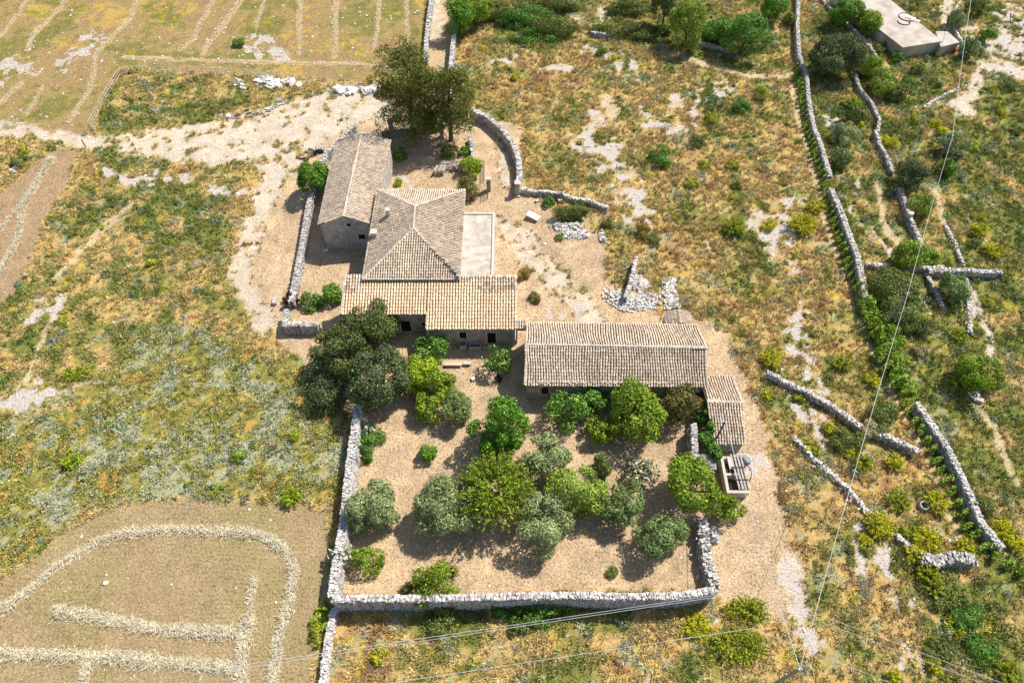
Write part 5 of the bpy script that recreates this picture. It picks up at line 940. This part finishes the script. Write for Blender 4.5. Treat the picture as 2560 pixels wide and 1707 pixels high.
# pallets
plab = ['empty pallet at the left end of the pallet row', 'pallet with white sacks, second in the row', 'pallet carrying brown rubble, third in the row', 'pallet holding one dark log in the row', 'pallet with scrap wood towards the right of the row', 'pallet heaped with white blocks, last of the close row', 'lone pallet lying apart at the upper right of the row']
ppos = [(500+138/2.922, 180+325/2.922), (500+210/2.922, 180+320/2.922), (500+270/2.922, 180+318/2.922), (500+357/2.922, 180+306/2.922), (500+430/2.922, 180+292/2.922), (500+495/2.922, 180+275/2.922), (500+582/2.922, 180+203/2.922)]
for i, (a, b) in enumerate(ppos):
    c = G(a, b); t = thing('pallet', plab[i], 'pallet', (c[0], c[1], Tz(*c)), 'pallets along the edge of the pale yard'); az = .12; zz = Tz(*c)
    mb = MB()
    for k in range(7):
        o = -.5+k*.167; obox(mb, (c[0]+o*math.cos(az), c[1]+o*math.sin(az), zz+.14), (.055, .55, .015), az)
    build(mb, 'deck', M_wood, t); mb = MB()
    for k in (-1, 0, 1): obox(mb, (c[0]-k*.48*math.sin(az), c[1]+k*.48*math.cos(az), zz+.06), (.56, .05, .06), az)
    build(mb, 'bearers', M_dwood, t)
rg = np.random.default_rng(8)
for i, (m_, nm, lb, sz) in enumerate([(M_white, 'sacks', 'white sacks lying on the second pallet', .3), (M_rust, 'debris', 'brown debris piled on the third pallet', .25), (M_dwood, 'log', 'dark log lying across the fourth pallet', 0), (M_wood, 'scrap_wood', 'pieces of scrap wood on the fifth pallet', .2), (M_white, 'blocks', 'white blocks stacked on the sixth pallet', .25)]):
    c = G(*ppos[i+1]); zz = Tz(*c); mb = MB()
    if nm == 'log': beam(mb, (c[0]-.35, c[1]-.2, zz+.25), (c[0]+.35, c[1]+.25, zz+.25), .1)
    else:
        for k in range(5): obox(mb, (c[0]+rg.uniform(-.32, .32), c[1]+rg.uniform(-.3, .3), zz+.24), (sz*rg.uniform(.5, 1), sz*.6, .08), rg.uniform(0, 3), rg.uniform(-.2, .2))
    tag(build(mb, nm, m_), lb, nm.replace('_', ' '))
# dark planks, log box by the yard wall
for i, (a, b, az, lb) in enumerate([(500+745/2.922, 180+635/2.922, 2.8, 'dark plank furthest from the chapel on the stony yard'), (500+797/2.922, 180+622/2.922, .5, 'dark beam between two planks near the yard wall'), (500+808/2.922, 180+595/2.922, 2.7, 'small dark board above the beam'), (500+832/2.922, 180+578/2.922, 2.6, 'dark board closest to the woven box')]):
    pxbox('plank', a, b, (.95, .2, .06), .07, az, M_dwood, lb, 'plank')
c = G(500+878/2.922, 180+562/2.922, .4); t = thing('wooden_crate', 'round-topped brown slatted crate leaning at the yard wall', 'crate', (*c, 0)); mb = MB()
for k in range(7): a = k/6*math.pi; beam(mb, (c[0]-.8*math.cos(a)*.9, c[1]-.5, .1+.6*math.sin(a)), (c[0]-.8*math.cos(a)*.9, c[1]+.5, .1+.6*math.sin(a)), .14, seg=5)
build(mb, 'slats', M_wood, t)
mb = MB(); box(mb, c[0]-.75, c[0]+.75, c[1]-.42, c[1]+.42, 0, .35); build(mb, 'base', M_dwood, t)
# ladders over the yard wall
for i, (a, b, c_, d, lb) in enumerate([(500+893/2.922, 180+640/2.922, 500+945/2.922, 180+580/2.922, 'grey ladder lying against the yard wall behind the tree'), (500+925/2.922, 180+668/2.922, 500+968/2.922, 180+612/2.922, 'single pale pole leaning between wall and chapel')]):
    p0 = G(a, b, .8); p1 = G(c_, d, 1.4); mb = MB(); beam(mb, (*p0, .5), (*p1, 1.6), .05)
    if i == 0:
        beam(mb, (p0[0]+.5, p0[1]-.15, .5), (p1[0]+.5, p1[1]-.15, 1.6), .05)
        for k in range(5): f_ = (k+.5)/5; q = [p0[j]+(p1[j]-p0[j])*f_ for j in (0, 1)]; beam(mb, (q[0], q[1], .5+1.1*f_), (q[0]+.5, q[1]-.15, .5+1.1*f_), .03)
    tag(build(mb, 'ladder' if i == 0 else 'wooden_pole', M_wood), lb, 'ladder' if i == 0 else 'pole')
# car roof behind chapel
c = G(928, 337, 1.3); c = (c[0], c[1]-.75); car = thing('parked_car', 'small blue-grey car parked behind the far gable of the chapel', 'car', (*c, 0))
mb = MB()
def shell(mb, c, L_):
    n = len(L_[0]); V = []
    for ring in L_: V += [(c[0]+a, c[1]+b, z_) for a, b, z_ in ring]
    m_ = len(L_); Fa = [[k*n+j, k*n+(j+1) % n, (k+1)*n+(j+1) % n, (k+1)*n+j] for k in range(m_-1) for j in range(n)]; mb.add(V, Fa); mb.add(V[-n:], [[0, 1, 2, 3], [0, 3, 4, 7], [4, 5, 6, 7]] if n == 8 else [list(range(n))[:4]])
def rr8(hx, hy, z_, k=.25): return [(hx-k, -hy, z_), (hx, -hy+k, z_), (hx, hy-k, z_), (hx-k, hy, z_), (-hx+k, hy, z_), (-hx, hy-k, z_), (-hx, -hy+k, z_), (-hx+k, -hy, z_)]
shell(mb, c, [rr8(1.85, .8, .3), rr8(1.95, .84, .55), rr8(1.85, .8, .85)]); build(mb, 'body', M_blue, car, smooth=False)
mb = MB(); shell(mb, c, [rr8(1.3, .72, .85), rr8(1.0, .6, 1.3)]); build(mb, 'windows', M_glass, car)
mb = MB(); shell(mb, c, [rr8(1.02, .62, 1.3), rr8(.9, .52, 1.38)]); build(mb, 'roof', M_blue, car)
for sx in (-1.2, 1.2):
    for sy in (-.78, .78): mb = MB(); beam(mb, (c[0]+sx, c[1]+sy-.1, .32), (c[0]+sx, c[1]+sy+.1, .32), .32, seg=14); build(mb, 'wheel', M_black, car)
# stone trough and sink by the wing, stone benches, buckets
for (a, b, sx, sy, h_, lb, nm) in ((700+1793/3.675, 620+905/3.675, .66, .32, .55, 'long rectangular stone trough against the wing wall', 'stone_trough'), (700+1683/3.675, 620+895/3.675, .36, .36, .75, 'square stone sink left of the trough', 'stone_sink')):
    c = G(a, b, h_/2); mb = MB(); k = .09; cl = (.55, .5, .45)
    box(mb, c[0]-sx, c[0]+sx, c[1]-sy, c[1]-sy+k, 0, h_, cl); box(mb, c[0]-sx, c[0]+sx, c[1]+sy-k, c[1]+sy, 0, h_, cl); box(mb, c[0]-sx, c[0]-sx+k, c[1]-sy+k, c[1]+sy-k, 0, h_, cl); box(mb, c[0]+sx-k, c[0]+sx, c[1]-sy+k, c[1]+sy-k, 0, h_, cl); box(mb, c[0]-sx+k, c[0]+sx-k, c[1]-sy+k, c[1]+sy-k, .02, h_*.55, (.16, .14, .12))
    tag(build(mb, nm, M_stone, loc=(*c, 0)), lb, 'trough' if 'trough' in nm else 'sink')
for (a, b, sx, lb) in ((700+1592/3.675, 620+1068/3.675, .95, 'longer stone bench on the dry grass before the wing'), (700+1718/3.675, 620+1058/3.675, .38, 'short stone block right of the longer bench')):
    c = G(a, b, .3); t = thing('stone_bench', lb, 'bench', (*c, 0)); mb = MB(); box(mb, c[0]-sx, c[0]+sx, c[1]-.2, c[1]+.2, .3, .42, (.58, .5, .42)); build(mb, 'seat', M_stone, t); mb = MB()
    for s_ in (-1, 1): box(mb, c[0]+s_*sx*.75-.12, c[0]+s_*sx*.75+.12, c[1]-.16, c[1]+.16, 0, .298, (.5, .44, .38))
    build(mb, 'legs', M_stone, t)
c = G(1248, 943, .3); mb = MB(); beam(mb, (c[0]-.05, c[1]+.5, .35), (c[0]+.05, c[1]-.1, .3), .28, .3, 9); beam(mb, (c[0]+.05, c[1]-.1, .3), (c[0]+.02, c[1]-.6, .2), .3, .1, 9); tag(build(mb, 'plastic_bag', M_black), 'crumpled black plastic bag under the young fig', 'bag')
pxbox('white_bucket', 1183, 947, (.2, .2, .16), .16, .4, M_white, 'small white container on the grass left of the young fig', 'container')
pxbox('pale_block', 1205, 893, (.1, .1, .1), .1, .3, M_white, 'tiny white block in the shade above the young fig', 'block')
pxbox('stone_slab', 815, 626, (.28, .2, .05), .06, .2, M_white, 'small white slab by the corner of the chapel', 'slab')
pxbox('stone_slab', 1333, 540, (.85, .45, .08), .5, -.5, M_white, 'large tilted white slab by the stone heaps', 'slab', .15)
pxbox('stone_block', 1400, 501, (.28, .25, .2), .2, .2, M_trim, 'pale square block among plants below the low wall', 'block'); pxbox('stone_block', 1343, 503, (.25, .2, .15), .15, .6, M_trim, 'pale block left among plants near the gate', 'block'); pxbox('stone_block', 1451, 537, (.25, .2, .12), .12, .3, M_white, 'white block at the right end of the clipped hedge', 'block'); pxbox('stone_slab', 1294, 490, (.35, .25, .1), .1, 0, M_trim, 'pale slab lying behind the right gate pillar', 'slab')
pxbox('stone_slab', 2385, 1352, (.5, .15, .1), .1, -.1, M_white, 'narrow white slab beside the flat yellow broom', 'slab')
pxbox('stone_block', 688, 752, (.25, .5, .25), .25, 0, M_trim, 'pale rectangular block left of the purple shrub', 'block')
mb = MB(); c = G(2438, 990, .2)
for (dx, dy, hx, hy) in ((-.45, .1, .12, .45), (.35, .15, .14, .4), (0, -.35, .4, .12), (0, .5, .4, .12)): obox(mb, (c[0]+dx, c[1]+dy, .15), (hx, hy, .15), .3, 0, (.5, .48, .46))
tag(build(mb, 'well_kerb', M_stone), 'square well head of grey blocks below the solitary tree', 'well'); pxbox('stone_block', 2449, 1000, (.35, .25, .18), .18, -.5, M_trim, 'pinkish boulder beside the well head', 'boulder')
c = G(1920+1435/3.675, 852+1515/3.675, .4); mb = MB(); an = np.arange(20)*2*math.pi/20
mb.add([(c[0]+math.cos(t)*q, c[1]+math.sin(t)*q, z_) for q, z_ in ((.45, .0), (.45, .6), (.34, .6), (.34, .05)) for t in an], [[k*20+j, k*20+(j+1) % 20, (k+1)*20+(j+1) % 20, (k+1)*20+j] for k in range(3) for j in range(20)], (.5, .48, .46)); tag(build(mb, 'concrete_ring', M_stone), 'open concrete ring standing among yellow brooms', 'well ring')
c = G(1920+1310/3.675, 426+395/3.675, 1.2); mb = MB(); beam(mb, (*c, .7), (*c, 1.35), .42, .4, 16); tag(build(mb, 'round_boulder', M_trim), 'round millstone-like boulder on the terrace wall', 'boulder')
# gate
def pillar(px, py, h_, w_, label):
    c = G(px, py, h_); t = thing('gate_pillar', label, 'pillar', (*c, 0)); mb = MB(); box(mb, c[0]-w_, c[0]+w_, c[1]-w_, c[1]+w_, 0, h_); build(mb, 'shaft', M_wall2, t); mb = MB(); box(mb, c[0]-w_-.06, c[0]+w_+.06, c[1]-w_-.06, c[1]+w_+.06, h_+.002, h_+.14); V = None; build(mb, 'cap', M_trim, t); return c
pR = pillar(1293, 458, 2.0, .3, 'stone gate pillar where the curved wall ends'); pL = pillar(1221, 447, 2.0, .28, 'stone gate pillar beside the picket fence')
c = G(1218, 478, .8); gt = thing('iron_gate', 'rusty iron gate leaf swung open by the left pillar', 'gate', (*c, 0)); mb = MB(); y_a, y_b = c[1]-.9, c[1]+.9
for z_ in (.2, .9, 1.55): beam(mb, (c[0], y_a, z_), (c[0]+.1, y_b, z_), .03)
for k in range(11): yy = y_a+(y_b-y_a)*k/10; beam(mb, (c[0]+.1*k/10, yy, .12), (c[0]+.1*k/10, yy, 1.62), .022, seg=4)
build(mb, 'bars', M_rust, gt)
pillar(975, 303, 2.6, .3, 'tall shaded gate pillar under the broad cypress'); pillar(1102, 310, 2.2, .28, 'shaded gate pillar between the two cypresses')
stonewall([(905, 325), (880, 330)], 1.0, .4, 'short sloping brown wall left of the tall shaded pillar', seed=51, bright=.9) if False else None
c0 = G(985, 330, .8); mb = MB(); t = thing('garden_wall', 'low plastered wall in the shade linking the two cypress pillars', 'wall', (*c0, 0)); a0 = G(955, 338, .5); b0 = G(1098, 322, .5)
obox(mb, ((a0[0]+b0[0])/2, (a0[1]+b0[1])/2, .5), (np.hypot(b0[0]-a0[0], b0[1]-a0[1])/2, .18, .5), math.atan2(b0[1]-a0[1], b0[0]-a0[0])); build(mb, 'masonry', M_wall2, t)
# picket fence and wood pile
A_ = G(940+795/3.447, 240+545/3.447, 1.1); B_ = G(940+935/3.447, 240+560/3.447, 1.1); t = thing('picket_fence', 'pale wooden picket fence behind the lime green shrub', 'fence', (*A_, 0))
mb = MB()
for k in range(12): f_ = k/11; xx = A_[0]+(B_[0]-A_[0])*f_; yy = A_[1]+(B_[1]-A_[1])*f_; obox(mb, (xx, yy, .6), (.05, .02, .6))
B2 = G(940+935/3.447, 240+690/3.447, 1.1)
for k in range(1, 10): f_ = k/9; obox(mb, (B_[0], B_[1]+(B2[1]-B_[1])*f_, .6), (.02, .05, .6))
build(mb, 'pickets', M_wood, t); mb = MB()
for z_ in (.3, .9): beam(mb, (A_[0], A_[1]+.05, z_), (B_[0], B_[1]+.05, z_), .03); beam(mb, (B_[0]+.05, B_[1], z_), (B_[0]+.05, B2[1], z_), .03)
build(mb, 'rails', M_wood, t)
c = G(940+660/3.447, 240+610/3.447, .4); mb = MB(); rg = np.random.default_rng(6)
for k in range(55): a = rg.normal(0, .35); p_ = np.array([c[0]+rg.uniform(-1.4, 1.4), c[1]+rg.uniform(-.5, .7), rg.uniform(.08, .85)]); d_ = np.array([math.cos(a), math.sin(a), rg.normal(0, .12)])*rg.uniform(.3, .8); beam(mb, p_-d_, p_+d_, rg.uniform(.04, .08), seg=5)
tag(build(mb, 'wood_pile', M_wood, loc=(*c, 0)), 'heap of greyed branches and planks behind the farmhouse', 'wood pile')
for k, (a, lb) in enumerate(((515, 'outer wooden rack board left of the wood pile'), (553, 'middle wooden rack board left of the wood pile'), (583, 'inner wooden rack board touching the wood pile'))):
    c = G(940+a/3.447, 240+640/3.447, .5); mb = MB(); obox(mb, (*c, .45), (.06, .6, .5), -.35); obox(mb, (c[0]+.15, c[1], .45), (.05, .6, .4), -.35); tag(build(mb, 'wooden_rack', M_wood), lb, 'board')
# wire fence upper left
fpts = [(1112, 640), (1112, 640), (2352, 668)]
fence_px = [(820/3.675, 1160/3.675), (905/3.675, 990/3.675), (1005/3.675, 820/3.675), (1110/3.675, 640/3.675), (1520/3.675, 640/3.675), (1930/3.675, 655/3.675), (2352/3.675, 675/3.675), (500+480/2.922, 180+8/2.922), (500+850/2.922, 180+68/2.922), (500+1188/2.922, 180+85/2.922), (500+1344/2.922, 180+90/2.922)]
fw = [G(a, b, .6) for a, b in fence_px]; fn = thing('wire_fence', 'thin wire mesh fence around the rough plot at the upper left', 'fence', (*fw[0], 0)); FP, fl_ = resample(fw, 2.2)
for (a, b) in FP:
    mb = MB(); z_ = Tz(a, b); beam(mb, (a, b, z_-.2), (a, b, z_+1.3), .035, seg=5); build(mb, 'post', M_mpole, fn)
mb = MB()
for (a, b), (c_, d) in zip(FP[:-1], FP[1:]):
    for z_ in (.3, .75, 1.2): beam(mb, (a, b, Tz(a, b)+z_), (c_, d, Tz(c_, d)+z_), .014, seg=3)
build(mb, 'wires', M_wire, fn)
for (a, b, lb) in ((820/3.675, 1160/3.675, 'blue-grey post at the corner of the wire fence'), (757/3.675, 1300/3.675, 'blue-grey post standing alone by the pale track')):
    c = G(a, b, 1.0); mb = MB(); beam(mb, (*c, -.2), (*c, 1.3), .09, seg=6); tag(build(mb, 'gate_post', M_mpole), lb, 'post')
# poles and cables
def pole(bp, tp, label, m=M_pole, r=.12, arm=False, zoff=0):
    x, y = G(*bp); d = ray(*tp); t = y/d[1]; tx, tz_ = d[0]*t, H+d[2]*t
    o = thing('utility_pole', label, 'pole', (x, y, 0)); mb = MB(); beam(mb, (x, y, -.3), (tx, y, tz_), r, r*.7, 8); build(mb, 'mast', m, o)
    mb = MB()
    if arm: beam(mb, (tx-.4, y, tz_-.1), (tx+.4, y, tz_-.1), .04)
    for s_ in ((-.3, .3) if arm else (-.1, .1)): beam(mb, (tx+s_, y, tz_-.1), (tx+s_, y, tz_+.12), .04, seg=6)
    build(mb, 'insulator', M_white, o); return (tx, y, tz_)
t1 = pole((1780, 1118), (1813, 1053), 'dark wooden pole in the ivy by the shed', arm=True); t2 = pole((1920+1025/3.675, 426+1475/3.675), (1920+1285/3.675, 426+1130/3.675), 'pale steel pole leaning by the vine hedge', M_mpole, .11)
t3 = pole((2322, 436), (2382, 340), 'dark pole beside the grey olive on the upper right slope'); t4 = pole((1920+1815/3.675, 525/3.675), (1920+1962/3.675, 270/3.675), 'dark pole between reservoir and white rock field')
t5 = pole((1900, 1731), (2000, 1672), 'grey steel pole entering at the bottom edge', M_mpole, .16); t6 = pole((1920+2233/3.675, 190/3.675), (1920+2228/3.675, 125/3.675), 'short far pole in the upper right corner', r=.08)
def cable(a, b, label, sag=.4, r=.03, n=14):
    a = np.array(a); b = np.array(b); mb = MB(); P = [a+(b-a)*t-np.array([0, 0, 4*sag*t*(1-t)]) for t in np.linspace(0, 1, n)]
    for p_, q in zip(P[:-1], P[1:]): beam(mb, p_, q, r, seg=4)
    tag(build(mb, 'overhead_cable', M_wire), label, 'cable')
cable(t3, t2, 'cable from the dark upper pole down to the pale steel pole', .4, .022); cable(t2, t5, 'long cable from the pale steel pole to the bottom pole', .6, .022); cable(t1, t5, 'cable from the shed pole to the bottom pole', .4); 
d = ray(2431, -20); cable(t3, (d[0]*110/d[1], 110, H+d[2]*110/d[1]), 'cable from the dark upper pole away to the top edge', .3)
d = ray(1985, 1800); cable(t5, (d[0]*14/d[1]*1, 14, H+d[2]*14/d[1]), 'cable leaving the bottom pole towards the viewer', .1)
def air(px, py, z): return (*G(px, py, z), z)
for (a, b, c_, lb) in (((560, 1668), (1788, 1487), 5.0, 'upper strand of the twin wires below the front wall'), ((560, 1676), (1788, 1492), 5.0, 'lower strand of the twin wires below the front wall'), ((940, 1712), (1880, 1570), 5.0, 'single wire crossing the scrub near the bottom'), ((1880, 1570), (2240, 1712), 5.0, 'single wire running right to the bottom edge'), ((1879, 1488), (2470, 1712), 5.0, 'lower of two wires crossing the lower right slope'), ((1940, 1495), (2520, 1712), 5.0, 'upper of two wires crossing the lower right slope')):
    cable(air(*a, c_), air(*b, c_), lb, 0, .016, 2)
